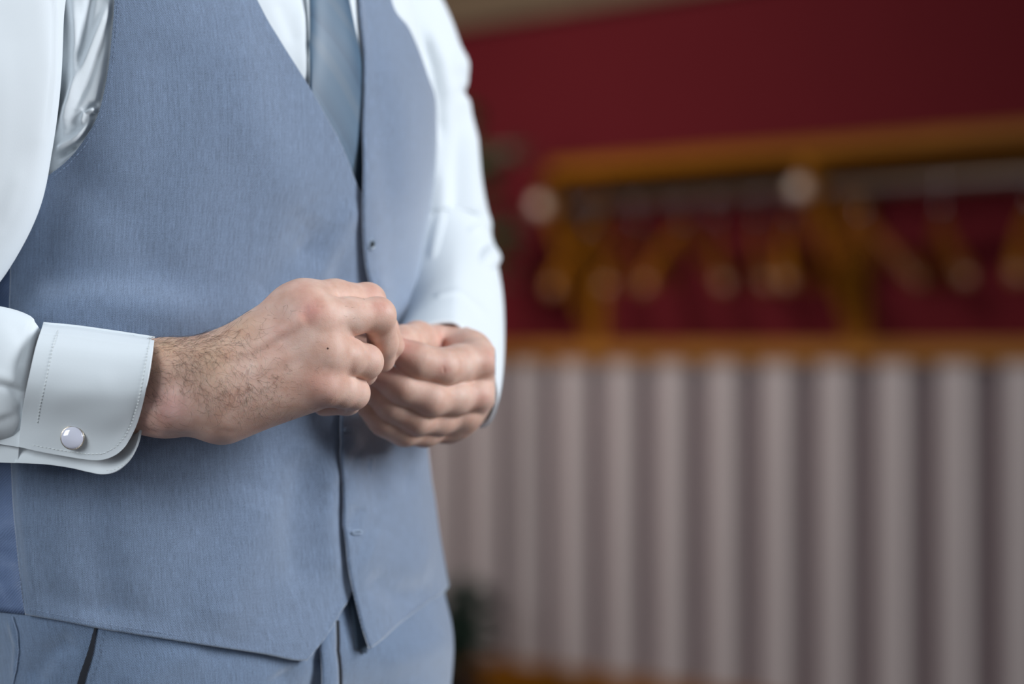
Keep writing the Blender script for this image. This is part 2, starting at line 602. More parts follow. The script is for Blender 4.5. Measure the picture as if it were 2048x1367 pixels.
thv = np.linspace(-math.pi, math.pi, 721)
cxs = []
for z, a, b, target in rows:
    oo = 0.0065 if z > 0.85 else 0.002
    ss, cc = ell(thv, a + oo, b + oo)
    X = ss * SD[0] + cc * FD[0]; Y = ss * SD[1] + cc * FD[1]
    cx = -0.21
    for _ in range(12):
        mx = (CX + F * (cx + X) / (CY + Y)).max()
        cx += (target - mx) / F * 1.85
    cxs.append(cx)
zf = np.linspace(RZ[0], RZ[-1], 400)


def smooth_col(vals):
    y = np.interp(zf, RZ, vals)
    k = np.exp(-0.5 * (np.arange(-24, 25) / 7.0) ** 2); k /= k.sum()
    yp = np.concatenate([np.full(24, y[0]), y, np.full(24, y[-1])])
    return np.convolve(yp, k, 'valid')


A_, B_, C_ = smooth_col(rows[:, 1]), smooth_col(rows[:, 2]), smooth_col(np.array(cxs))


def trunk(th, z, off=0.0):
    """point of the trunk surface (arrays), th from the middle of the front, positive to his left"""
    th = np.asarray(th, float); z = np.asarray(z, float)
    a = np.interp(z, zf, A_) + off; b = np.interp(z, zf, B_) + off; cx = np.interp(z, zf, C_)
    s, c = ell(th, 1.0, 1.0)
    x = cx + a * s * SD[0] + b * c * FD[0]
    y = CY + a * s * SD[1] + b * c * FD[1]
    return np.stack([x, y, z], axis=-1)


tg = np.linspace(-2.6, 2.2, 2000)


def unproj(px, py, off=0.004):
    """(theta, z) of the visible trunk point seen at a pixel"""
    z = np.full_like(tg, H)
    for _ in range(6):
        p = trunk(tg, z, off)
        z = H - (py - HZ) / F * p[:, 1]
    p = trunk(tg, z, off)
    cx = CX + F * p[:, 0] / p[:, 1]
    i0 = int(np.argmin(cx[:1200])); i1 = int(np.argmax(cx))
    seg = slice(i0, i1 + 1)
    th = float(np.interp(px, cx[seg], tg[seg]))
    return th, float(np.interp(th, tg, z))


def UP(lst, off=0.0055):
    """pixel points (px,py) and ready (th,z,'s') tuples -> (theta,z) list"""
    out = []
    for q in lst:
        out.append((q[0], q[1]) if len(q) == 3 else unproj(q[0], q[1], off))
    return out


def zpx(py, d=1.8):
    return H - (py - HZ) / F * d


def zsample(q, n):
    """points of a falling boundary at even steps of height"""
    d = spline(q, 1500) if len(q) > 2 else resample(q, 1500)
    z = np.minimum.accumulate(d[:, 1]) - np.arange(1500) * 1e-9
    s = np.linspace(z[0], z[-1], n)
    return np.stack([np.interp(-s, -z, d[:, k]) for k in range(2)], axis=1)


def coons(left, right, top, bottom, nu, nv):
    f_ = lambda q, n: spline(q, n) if len(q) > 2 else resample(q, n)
    L = zsample(left, nv); R = zsample(right, nv); T = f_(top, nu); B = f_(bottom, nu)
    u = np.linspace(0, 1, nu)[None, :, None]; v = np.linspace(0, 1, nv)[:, None, None]
    S = (1 - u) * L[:, None] + u * R[:, None] + (1 - v) * T[None] + v * B[None] \
        - ((1 - u) * (1 - v) * T[0] + u * (1 - v) * T[-1] + (1 - u) * v * B[0] + u * v * B[-1])
    return S.reshape(-1, 2)


def proj(p):
    p = np.asarray(p)
    return CX + F * p[..., 0] / p[..., 1], HZ - F * (p[..., 2] - H) / p[..., 1]


def seg_dist(px, py, pts):
    """distance in pixels to a polyline, and 0..1 position along it"""
    pts = np.asarray(pts, float)
    best = np.full(px.shape, 1e9); pos = np.zeros(px.shape); side = np.zeros(px.shape)
    n = len(pts) - 1
    for i in range(n):
        a, b = pts[i], pts[i + 1]
        d = b - a; L = d.dot(d)
        t = np.clip(((px - a[0]) * d[0] + (py - a[1]) * d[1]) / L, 0, 1)
        ex, ey = px - a[0] - t * d[0], py - a[1] - t * d[1]
        r = np.hypot(ex, ey)
        m = r < best
        best[m] = r[m]; pos[m] = ((i + t) / n)[m]
        side[m] = np.sign(d[0] * ey - d[1] * ex)[m]
    return best, pos, side


def folds(verts, nrm, lst, facing=None):
    """lay ridges (positive) and valleys (negative) along polylines; each (points, width px, height m)"""
    px, py = proj(verts)
    front = np.ones(len(verts)) if facing is None else facing
    h = np.zeros(len(verts))
    for pts, w, amp in lst:
        d, t, s = seg_dist(px, py, pts)
        taper = np.clip(np.minimum(t, 1 - t) * 5 + 0.25, 0, 1)
        h += amp * np.exp(-(d / w) ** 2) * taper
    return verts + nrm * (h * front)[:, None]


def trunk_normal(th, z, off=0.0):
    e = 1e-3
    a = trunk(th + e, z, off) - trunk(th - e, z, off)
    b = trunk(th, z + e, off) - trunk(th, z - e, off)
    n = np.cross(a, b)
    n /= np.linalg.norm(n, axis=-1)[:, None]
    c = np.stack([np.interp(z, zf, C_), np.full_like(z, CY), z], -1)
    s = np.sign(((trunk(th, z, off) - c) * n).sum(-1))
    return n * s[:, None]


def cloth_uv(tz):
    return np.stack([tz[:, 0] * 0.17, tz[:, 1]], axis=1)


M['dark_stitch'] = plain('blue_thread', (0.08, 0.11, 0.17), 0.8)
person = empty('person', (-0.22, CY, 0.0))
tag(person, 'man in grey-blue vest, white shirt and tie buttoning his vest with both hands', 'person')

# ---------------- vest
Z0 = 1.40
vl_left = UP([(266, -400), (248, -250), (232, -110), (229, 0), (224, 70), (215, 150), (196, 230), (163, 288), (130, 325), (92, 354),
              (64, 372), (40, 388), (27, 410), (22, 450), (22, 620), (23, 800), (25, 930), (30, 1030), (39, 1130), (52, 1228)])
vl_right = UP([(378, -400), (432, -180), (513, 0), (560, 82), (616, 172), (655, 240), (690, 310), (711, 366), (733, 412), (756, 500), (764, 580),
               (760, 700), (750, 850), (740, 1000), (718, 1110), (700, 1188), (660, 1258), (612, 1320)])
vl_top = UP([(266, -400), (378, -400)])
vl_bot = UP([(52, 1228), (120, 1240), (190, 1254), (300, 1272), (400, 1288), (520, 1306), (585, 1319), (612, 1320)])
NU, NV = 240, 420
tz = coons(vl_left, vl_right, vl_top, vl_bot, NU, NV)
off = 0.0065
pv = trunk(tz[:, 0], tz[:, 1], off); nv_ = trunk_normal(tz[:, 0], tz[:, 1], off)
vfolds_l = [([(60, 560), (200, 545), (420, 560)], 40, -0.0014), ([(600, 480), (660, 530), (690, 600)], 30, -0.0014), ([(600, 880), (660, 980)], 30, 0.0010), ([(640, 430), (590, 520), (520, 610)], 45, -0.0018), ([(715, 400), (640, 560)], 22, 0.0014),
            ([(690, 440), (680, 500), (690, 580)], 22, -0.0006),
            ([(620, 900), (590, 1040), (600, 1180)], 38, -0.0022), ([(660, 900), (655, 1050), (668, 1160)], 22, 0.0016),
            ([(530, 980), (480, 1120), (440, 1270)], 60, 0.0025), ([(180, 950), (190, 1100), (230, 1260)], 45, -0.0020),
            ([(30, 620), (200, 600), (420, 640)], 45, 0.0020), ([(120, 330), (240, 420), (330, 560)], 50, -0.0014),
            ([(470, 60), (500, 250), (600, 420)], 60, 0.0020), ([(330, 60), (330, 260), (300, 480)], 60, -0.0015),
            ([(60, 1180), (180, 1215), (330, 1235)], 30, -0.0010), ([(40, 700), (45, 1000), (70, 1200)], 16, 0.0012)]
pv = folds(pv, nv_, [(a, b, c * 1.9) for a, b, c in vfolds_l])
pv += nv_ * (0.0006 * vnoise(pv, 28, 3))[:, None]
vest = new_mesh('vest', pv, grid_faces(NU, NV), M['vest'], person, uv=cloth_uv(tz))
solid(vest, 0.0022)
# keep the outside outwards for the solidify
def orient(o, nrm, nu):
    me = o.data
    f = me.polygons[len(me.polygons) // 2]
    if Vector(nrm[f.vertices[0]]).dot(f.normal) < 0:
        me.flip_normals()
orient(vest, nv_, NU)

th_r = math.radians(97)
vr_left = UP([(704, -360), (719, -150), (727, 0), (733, 90), (734, 200), (730, 290), (723, 380), (722, 440), (727, 520), (736, 600), (730, 680), (700, 770),
              (679, 828), (677, 900), (682, 980), (685, 1060), (691, 1130), (706, 1200), (722, 1265), (733, 1298)], 0.009)
vr_right = UP([(745, -360), (753, -200), (781, 0), (817, 63), (851, 150), (868, 205), (873, 240)], 0.005)
last = vr_right[-1]
vr_right += [(last[0] + 0.12, last[1] - 0.02), (math.radians(85), 1.17), (th_r, 1.145), (th_r, 1.05), (th_r, 0.95), (th_r, zpx(1168))]
vr_bot = UP([(733, 1298), (800, 1250), (850, 1214), (884, 1190)], 0.005) + [(th_r, zpx(1168))]
vr_top = [vr_left[0], vr_right[0]]
NU2 = 200
tz2 = coons(vr_left, vr_right, vr_top, vr_bot, NU2, NV)
uu = np.tile(np.linspace(0, 1, NU2), NV)
off2 = 0.0065 + 0.0065 * np.exp(-(uu / 0.10) ** 2) * (0.15 + 0.85 * sm(-tz2[:, 1], -zpx(230, 1.7), -zpx(400, 1.7)))
pv2 = trunk(tz2[:, 0], tz2[:, 1], 0.0)
nv2 = trunk_normal(tz2[:, 0], tz2[:, 1], 0.0)
pv2 = pv2 + nv2 * off2[:, None]
vfolds_r = [([(735, 560), (790, 600), (830, 640)], 26, 0.002), ([(700, 900), (760, 930), (850, 960)], 35, -0.002),
            ([(720, 1090), (790, 1120), (870, 1130)], 50, 0.002), ([(760, 60), (800, 250), (800, 450)], 34, 0.0012),
            ([(735, 1150), (790, 1190), (860, 1180)], 24, -0.0014), ([(698, 1060), (720, 1010)], 16, -0.001),
            ([(690, 868), (730, 905), (790, 900)], 18, 0.0012)]
pv2 = folds(pv2, nv2, [(a, b, c * 1.7) for a, b, c in vfolds_r])
pv2 += nv2 * (0.0006 * vnoise(pv2, 28, 5))[:, None]
v2 = new_mesh('front_panel', pv2, grid_faces(NU2, NV), M['vest'], vest, uv=cloth_uv(tz2))
orient(v2, nv2, NU2)
solid(v2, 0.0022)

# satin back of the vest: from his right side seam round the back to the left seam
sb = []
for py in np.linspace(400, 1228, 60):
    pxs = np.interp(py, [400, 620, 930, 1030, 1130, 1228], [23, 22, 25, 30, 39, 52])
    t, z = unproj(pxs, py, 0.004)
    sb.append((t + 0.01, z))
sb = np.array(sb)
zt_ = sb[:, 1]
nb = 200
tzb = []
for i in range(60):
    tt = np.linspace(sb[i, 0], th_r - 2 * math.pi, nb)
    zz = np.linspace(zt_[i], np.interp(i / 59, [0, 1], [1.15, zpx(1168)]), nb)
    tzb.append(np.stack([tt, zz], 1))
tzb = np.vstack(tzb)
pb = trunk(tzb[:, 0], tzb[:, 1], 0.0035)
nbm = trunk_normal(tzb[:, 0], tzb[:, 1], 0.0035)
lf = [([(26, 948), (-20, 1000)], 9, -0.0018), ([(34, 1050), (0, 1060), (-30, 1100)], 8, 0.0022), ([(44, 1130), (-10, 1105)], 7, -0.0025),
      ([(40, 1165), (-10, 1190)], 8, 0.002), ([(24, 575), (-20, 560)], 7, 0.002), ([(24, 590), (-20, 615)], 7, -0.002), ([(30, 1215), (-10, 1150)], 7, -0.0015)]
pb = folds(pb, nbm, lf)
pb += nbm * (0.0009 * vnoise(pb * np.array([1, 1, 2.0]), 45, 9))[:, None]
back = new_mesh('satin_back', pb, grid_faces(nb, 60), M['lining'], vest, uv=cloth_uv(tzb))
orient(back, nbm, nb)
solid(back, 0.001)


def stitches(name, pix, off, mat, parent, inset=8, step=0.0034, ln=0.0021, r=0.00018, top=None):
    """a row of separate stitches following an edge, inset in pixels to the right of its direction"""
    p = resample(np.array(pix, float), 400)
    t = np.gradient(p, axis=0); t /= np.linalg.norm(t, axis=1)[:, None]
    p = p + np.stack([-t[:, 1], t[:, 0]], 1) * inset
    tzs = np.array([unproj(a, b, off) for a, b in p])
    w = trunk(tzs[:, 0], tzs[:, 1], off)
    s = np.concatenate([[0], np.cumsum(np.linalg.norm(np.diff(w, axis=0), axis=1))])
    nrm = trunk_normal(tzs[:, 0], tzs[:, 1], off)
    parts = []
    for a in np.arange(0, s[-1] - ln, step):
        q = []
        for b, lift in ((a, -0.0002), (a + ln * .3, 0.0003), (a + ln * .7, 0.0003), (a + ln, -0.0002)):
            q.append([np.interp(b, s, w[:, k]) + lift * np.interp(b, s, nrm[:, k]) for k in range(3)])
        parts.append(tube(q, r, 5))
    v, f = join_vf(parts)
    return new_mesh(name, v, f, mat, parent)


stitches('armhole_stitching', [(229, 0), (224, 70), (215, 150), (196, 230), (163, 288), (130, 325), (100, 348)], 0.0062, M['stitch'], vest, inset=-8)
stitches('hem_stitching', [(56, 1220), (120, 1232), (190, 1246), (300, 1264), (400, 1280), (520, 1299), (585, 1312), (607, 1311)], 0.0062, M['stitch'], vest, inset=-3)
stitches('edge_stitching', [(607, 1314), (655, 1258), (693, 1192)], 0.0064, M['stitch'], vest, inset=-4)
stitches('edge_stitching', [(679, 835), (677, 900), (682, 980), (685, 1060), (691, 1130), (706, 1200), (722, 1265)], 0.0112, M['stitch'], vest, inset=-4)
stitches('hem_stitching', [(742, 1286), (800, 1243), (850, 1207), (880, 1186)], 0.0078, M['stitch'], vest, inset=-2)
stitches('seam_stitching', [(22, 500), (22, 620), (23, 800), (25, 930), (30, 1030), (39, 1130), (50, 1222)], 0.0064, M['stitch'], vest, inset=2, step=0.003)


def on_trunk(px, py, off):
    t, z = unproj(px, py, off)
    p = trunk(np.array([t]), np.array([z]), off)[0]
    n = trunk_normal(np.array([t]), np.array([z]), off)[0]
    return p, n


def frame_from(n, up=(0, 0, 1)):
    n = Vector(n).normalized(); up = Vector(up)
    x = up.cross(n).normalized(); y = n.cross(x)
    return Matrix((x, y, n)).transposed()


M['hole_thread'] = plain('buttonhole_thread', (0.34, 0.42, 0.54), 0.7)
# buttonholes on the overlapping edge: worked slots
for (px, py, w) in ((696, 859, 22), (713, 1064, 24)):
    p, n = on_trunk(px, py, 0.0132)
    R = frame_from(n)
    parts = []
    hw = w * 0.5 * 1.72 / F * 1.25
    for sgn in (-1, 1):
        pts = [R @ Vector((x, sgn * 0.0011 * math.sqrt(max(0.0, 1 - (x / hw) ** 4)), 0.0009)) + Vector(p) for x in np.linspace(-hw, hw, 9)]
        parts.append(tube([tuple(q) for q in pts], 0.00055, 6))
    v, f = join_vf(parts)
    new_mesh('buttonhole', v, f, M['hole_thread'], vest)
# the fastened button at the chest: a small dish with four holes and dark thread
M['button'] = plain('mottled_grey_button', (0.26, 0.32, 0.41), 0.4, noise=0.5, nscale=160)
p, n = on_trunk(741, 488, 0.0120)
bm = bmesh.new()
R = frame_from(n)
prof = [(0.0, 0.0012), (0.0024, 0.0012), (0.0034, 0.0018), (0.0042, 0.0020), (0.0047, 0.0013), (0.0045, 0.0), (0.0, 0.0)]
K = 28
V, Fc = [], []
for (r, h) in prof:
    for k in range(K):
        a = 2 * math.pi * k / K
        V.append(tuple(R @ Vector((r * math.cos(a), r * math.sin(a), h)) + Vector(p)))
for i in range(len(prof) - 1):
    for k in range(K):
        Fc.append((i * K + k, i * K + (k + 1) % K, (i + 1) * K + (k + 1) % K, (i + 1) * K + k))
bm.free()
new_mesh('button', V, Fc, M['button'], vest)
parts = []
for a in (45, 135, 225, 315):
    c, s_ = math.cos(math.radians(a)), math.sin(math.radians(a))
    c2, s2_ = math.cos(math.radians(a + 90)), math.sin(math.radians(a + 90))
    q = [R @ Vector((0.0020 * c, 0.0020 * s_, 0.0010)), R @ Vector((0.0011 * (c + c2), 0.0011 * (s_ + s2_), 0.0024)), R @ Vector((0.0020 * c2, 0.0020 * s2_, 0.0010))]
    parts.append(tube([tuple(Vector(p) + w) for w in q], 0.0006, 6))
v, f = join_vf(parts)
new_mesh('button_thread', v, f, M['dark_thread'], vest)

# upper back of the vest between the armholes
nb2, nz2 = 80, 60
zz_ = np.linspace(1.445, 1.12, nz2)
hw_ = np.interp(zz_, [1.12, 1.20, 1.30, 1.40, 1.445], [1.50, 1.15, 0.95, 1.10, 1.35])
tq = np.stack([np.stack([math.pi + np.linspace(-h_, h_, nb2), np.full(nb2, z_)], 1) for h_, z_ in zip(hw_, zz_)]).reshape(-1, 2)
nq = trunk_normal(tq[:, 0], tq[:, 1], 0.004)
ub = new_mesh('satin_back', trunk(tq[:, 0], tq[:, 1], 0.004), grid_faces(nb2, nz2), M['lining'], vest, uv=cloth_uv(tq))
orient(ub, nq, nb2); solid(ub, 0.001)

# ---------------- shirt body
th = np.concatenate([np.linspace(-math.pi, -2.0, 40, endpoint=False), np.linspace(-2.0, -0.55, 420, endpoint=False), np.linspace(-0.55, 1.6, 200, endpoint=False), np.linspace(1.6, math.pi, 50, endpoint=False)])
zz = np.concatenate([np.linspace(0.90, 1.10, 30, endpoint=False), np.linspace(1.10, 1.31, 260, endpoint=False), np.linspace(1.31, 1.497, 60)])
nu, nvv = len(th), len(zz)
T, ZZ = np.meshgrid(th, zz)
T = T.ravel(); ZZ = ZZ.ravel()
ps = trunk(T, ZZ, 0.0)
ns = trunk_normal(T, ZZ, 0.0)
vis = sm((ns * (np.array([0, 0, H]) - ps)).sum(1), 0.0, 0.3)
sf = [([(150, -60), (165, 120), (145, 260)], 50, 0.009), ([(150, 0), (158, 90), (150, 200), (128, 290)], 10, 0.006), ([(185, -20), (172, 60), (158, 130)], 9, -0.006),
      ([(222, 0), (196, 70), (170, 140), (140, 210), (118, 270)], 9, 0.006), ([(205, 90), (175, 175), (140, 240)], 7, -0.003),
      ([(168, 225), (182, 212), (200, 208)], 5, -0.006), ([(165, 250), (172, 225), (195, 218)], 5, 0.004), ([(205, 235), (182, 230)], 4, -0.005),
      ([(115, 300), (150, 280), (200, 240)], 8, 0.009), ([(118, 312), (155, 292), (205, 255)], 6, -0.008), ([(148, 292), (158, 305)], 5, -0.004),
      ([(125, 330), (160, 310), (190, 290)], 8, 0.005), ([(130, 0), (135, 120), (118, 240)], 8, -0.003),
      ([(600, 0), (606, 100), (612, 170)], 12, 0.002), ([(560, 0), (590, 90)], 14, -0.002)]
arm_x = np.interp(proj(ps)[1], [-200, 0, 70, 150, 230, 288, 325, 354, 380], [238, 229, 224, 215, 196, 163, 130, 92, 60])
qx = proj(ps)[0]
edge = np.where(qx < 400, sm(arm_x - qx, -2, 12), 1.0)
ps = folds(ps, ns, [(a, b, c * 0.72) for a, b, c in sf], vis * edge)
ps += ns * (0.0012 * vnoise(ps, 22, 11))[:, None]
shirt = new_mesh('shirt', ps, grid_faces(nu, nvv, True), M['shirt'], person, uv=np.stack([T * .17, ZZ], 1))

# ---------------- tie
def tie_mesh():
    L = [(-0.10, 1.470, 's'), (612, -400), (620, -250), (622, -100), (619, 0), (618, 90), (620, 180), (640, 280), (672, 380), (700, 470)]
    Rr = [(0.12, 1.470, 's'), (664, -400), (688, -250), (704, -100), (698, 0), (710, 60), (724, 130), (730, 215), (722, 270), (708, 325), (698, 370), (704, 470)]
    Lz = resample(UP(L, 0.004), 140); Rz = resample(UP(Rr, 0.004), 140)
    # match rows by height
    zz_ = np.linspace(max(Lz[0, 1], Rz[0, 1]), min(Lz[-1, 1], Rz[-1, 1]), 140)
    a = np.interp(zz_, Lz[::-1, 1], Lz[::-1, 0]); b = np.interp(zz_, Rz[::-1, 1], Rz[::-1, 0])
    n = 30
    u = np.linspace(0, 1, n)
    T_ = a[:, None] * (1 - u) + b[:, None] * u
    Z_ = np.repeat(zz_[:, None], n, 1)
    thick = 0.0030 * (1 - np.abs(2 * u - 1) ** 4)
    low = sm(-zz_, -zpx(60, 1.7), -zpx(260, 1.7))[:, None]
    O_ = (0.0045 + thick[None]) * (1 - low) + 0.0040 * low
    p_ = trunk(T_.ravel(), Z_.ravel(), O_.ravel())
    # the tie bows away from the chest between knot and vest
    uvv = np.stack([(T_.ravel()) * 0.17, Z_.ravel()], 1)
    return p_, grid_faces(n, 140), uvv, (T_, Z_)


def tie_material():
    m, nt, b = nodes('striped_tie_silk')
    uv = N(nt, 'ShaderNodeUVMap', uv_map='uv')
    sep = N(nt, 'ShaderNodeSeparateXYZ'); nt.links.new(uv.outputs[0], sep.inputs[0])
    d = math_n(nt, 'ADD', math_n(nt, 'MULTIPLY', sep.outputs[0], 0.86), math_n(nt, 'MULTIPLY', sep.outputs[1], 0.52))
    d = math_n(nt, 'FRACT', math_n(nt, 'MULTIPLY', d, 1 / 0.030))
    cr = N(nt, 'ShaderNodeValToRGB')
    e = cr.color_ramp.elements
    e[0].position = 0.0; e[0].color = (0.052, 0.098, 0.160, 1)
    e[1].position = 0.30; e[1].color = (0.068, 0.128, 0.200, 1)
    for p_, c in ((0.50, (0.068, 0.128, 0.200, 1)), (0.58, (0.090, 0.140, 0.200, 1)), (0.70, (0.090, 0.140, 0.200, 1)), (0.78, (0.068, 0.125, 0.195, 1)), (0.92, (0.068, 0.125, 0.195, 1)), (1.0, (0.062, 0.115, 0.185, 1))):
        k = e.new(p_); k.color = c
    nt.links.new(d, cr.inputs[0]); nt.links.new(cr.outputs[0], b.inputs['Base Color'])
    b.inputs['Roughness'].default_value = 0.45
    b.inputs['Sheen Weight'].default_value = 0.2
    return m


M['tie'] = tie_material()
tp, tf, tuv, _ = tie_mesh()
tie = new_mesh('tie', tp, tf, M['tie'], person, uv=tuv)
# make sure outside faces the camera, then thicken inwards
fcen = tie.data.polygons[len(tie.data.polygons) // 2]
if fcen.normal.y > 0: tie.data.flip_normals()
solid(tie, 0.003)
# dark narrow tail behind the front blade
tl = resample(UP([(676, 250), (690, 330), (705, 400), (712, 470)], 0.0015), 40)
tr = resample(UP([(736, 230), (736, 330), (734, 400), (732, 470)], 0.0015), 40)
g = np.stack([tl * (1 - u) + tr * u for u in np.linspace(0, 1, 8)], 1).reshape(-1, 2)
tail = new_mesh('tie_tail', trunk(g[:, 0], g[:, 1], 0.0028), grid_faces(8, 40), plain('tie_tail_dark', (0.035, 0.06, 0.085), 0.6), tie, uv=cloth_uv(g))
solid(tail, 0.0012)

# shirt front: button band edge and the collar-side fold seen beside the tie
pl = resample(UP([(596, -300), (604, -100), (612, 0), (615, 120), (617, 200)], 0.002), 60)
pr = resample(UP([(700, -300), (706, -100), (712, 0), (728, 120), (734, 220)], 0.002), 60)
g = np.stack([pl * (1 - u) + pr * u for u in np.linspace(0, 1, 16)], 1).reshape(-1, 2)
plk = new_mesh('placket', trunk(g[:, 0], g[:, 1], 0.0026), grid_faces(16, 60), M['shirt'], shirt, uv=cloth_uv(g))
solid(plk, 0.001)

# ---------------- trousers
nu, nvv = 420, 150
th = np.linspace(-math.pi, math.pi, nu, endpoint=False)
zz = np.linspace(0.965, 0.72, nvv)
T, ZZ = np.meshgrid(th, zz); T = T.ravel(); ZZ = ZZ.ravel()
ot = -0.003 + 0.005 * sm(-ZZ, -0.90, -0.86)
pt = trunk(T, ZZ, ot); nt_ = trunk_normal(T, ZZ, 0.0)
# front crease over the belly of the thighs and hollow at the crotch
croth = np.exp(-((T + 0.02) / 0.25) ** 2) * sm(-ZZ, -0.84, -0.72)
pt -= nt_ * (0.03 * croth)[:, None]
tfo = [([(60, 1367), (95, 1310), (150, 1275)], 22, -0.003), ([(20, 1240), (34, 1290), (28, 1367)], 5, 0.0016), ([(560, 1340), (600, 1400)], 30, -0.003),
       ([(640, 1300), (640, 1420)], 24, -0.003), ([(760, 1330), (850, 1300), (900, 1270)], 34, 0.002), ([(250, 1400), (330, 1320), (420, 1300)], 40, 0.002)]
facing = sm((nt_ * (np.array([0, 0, H]) - pt)).sum(1), 0.0, 0.2)
pt = folds(pt, nt_, tfo, facing)
trou_parts = [(pt, grid_faces(nu, nvv, True))]
verts = list(pt); faces = [tuple(int(i) for i in f) for f in grid_faces(nu, nvv, True)]
uvs = [(a * .17, b) for a, b in zip(T, ZZ)]
cxz = float(np.interp(0.8, zf, C_))
for sg in (-1, 1):
    hip = np.array([cxz, CY, 0.80]) + np.array([SD[0], SD[1], 0]) * 0.095 * sg
    foot = np.array([cxz, CY, 0.05]) + np.array([SD[0], SD[1], 0]) * 0.13 * sg - np.array([FD[0], FD[1], 0]) * 0.02
    knee = (hip + foot) / 2 + np.array([FD[0], FD[1], 0]) * 0.02
    pts = spline([hip, (hip + knee) / 2, knee, (knee + foot) / 2, foot], 40)
    rad = np.interp(np.linspace(0, 1, 40), [0, .3, .55, 1], [0.094, 0.085, 0.075, 0.108])
    v, f = tube(pts, rad, 40, cap=False)
    o_ = len(verts)
    verts += [np.array(q) for q in v]
    faces += [tuple(i + o_ for i in g_) for g_ in f]
    uvs += [(0.17 * (k % 40) / 6.3, q[2]) for k, q in enumerate(v)]
trou = new_mesh('trousers', verts, faces, M['trouser'], person, uv=np.array(uvs))


def strip(name, left, right, off, mat, parent, n=60, m=6, thick=0.0015, bulge=0.0):
    a = resample(UP(left, off), n); b = resample(UP(right, off), n)
    us = np.linspace(0, 1, m)
    g_ = np.stack([a * (1 - u) + b * u for u in us], 1).reshape(-1, 2)
    of = off + np.tile(bulge * (1 - (2 * us - 1) ** 2), n)
    o = new_mesh(name, trunk(g_[:, 0], g_[:, 1], of), grid_faces(m, n), mat, parent, uv=cloth_uv(g_))
    if o.data.polygons[len(o.data.polygons) // 2].normal.y > 0: o.data.flip_normals()
    solid(o, thick)
    return o


# slanted pocket: dark mouth between the hip and the front cloth
strip('pocket_opening', [(190, 1250), (176, 1300), (160, 1345), (150, 1380), (140, 1420)], [(195, 1250), (186, 1305), (174, 1345), (164, 1380), (156, 1420)], 0.0030, M['pocket_and_gap_dark'], trou, m=4, thick=0.0006)
stitches('pocket_stitching', [(206, 1262), (198, 1305), (186, 1345), (176, 1385)], 0.0032, M['dark_stitch'], trou, inset=0, step=0.004, ln=0.002)
# fly flap edge and the side seam
strip('fly_flap', [(640, 1240), (640, 1300), (642, 1420)], [(672, 1240), (673, 1300), (676, 1420)], 0.0040, M['trouser'], trou, m=8, thick=0.0015, bulge=0.0015)
strip('fly_painted_shadow', [(672, 1240), (673, 1300), (676, 1420)], [(679, 1240), (680, 1300), (683, 1420)], 0.0024, M['pocket_and_gap_dark'], trou, m=3, thick=0.0004)  # near-black strip painted as the shade along the fly flap
# inner tab of the waistband between the vest points
strip('waistband_tab', [(693, 1180), (702, 1215), (710, 1260), (713, 1296)], [(740, 1180), (742, 1215), (738, 1260), (733, 1306)], 0.0045, plain('dark_wool_inside', (0.05, 0.075, 0.11), 0.9), trou, m=8, thick=0.0012)
seam_pts = [(24, 1232), (34, 1262), (37, 1300), (32, 1340), (22, 1380)]
sp = np.array([on_trunk(a, b, 0.0035)[0] for a, b in resample(seam_pts, 30)])
v, f = tube(sp, 0.0004, 6); new_mesh('side_seam', v, f, M['stitch'], trou)

# collar: band round the neck and the two turned-down leaves
def collar():
    base = np.array([float(np.interp(1.45, zf, C_)), CY, 0])
    n, m = 80, 10
    V, Fc = [], []
    for i in range(n):
        a = math.radians(8) + (2 * math.pi - math.radians(16)) * i / (n - 1)
        d = FD * math.cos(a) + SD * math.sin(a)
        fr = max(0.0, math.cos(a))
        for j in range(m):
            t = j / (m - 1)
            if t < .4:
                r, z = 0.064 - 0.001 * t, 1.478 + 0.045 * t / .4
            else:
                u = (t - .4) / .6
                r, z = 0.0655 + (0.020 + 0.022 * fr ** 4) * u, 1.523 - (0.036 + 0.035 * fr ** 6) * u
            q = base[:2] + d * r
            V.append((q[0], q[1], z - 0.010 * fr))
    for i in range(n - 1):
        for j in range(m - 1):
            Fc.append((i * m + j, i * m + j + 1, (i + 1) * m + j + 1, (i + 1) * m + j))
    o = new_mesh('collar', V, Fc, M['shirt'], shirt, uv=np.array(V)[:, :2])
    solid(o, 0.0018, 0.0)
    k = base[:2] + FD * 0.078
    v, f = tube([np.array([k[0] - FD[0] * .004, k[1] - FD[1] * .004, 1.502]), np.array([k[0], k[1], 1.488]), np.array([k[0] + FD[0] * .002, k[1] + FD[1] * .002, 1.470]), np.array([k[0], k[1], 1.456])], [.017, .018, .014, .010], 16)
    new_mesh('tie_knot', v, f, M['tie'], tie, uv=np.array(v)[:, [0, 2]])


collar()
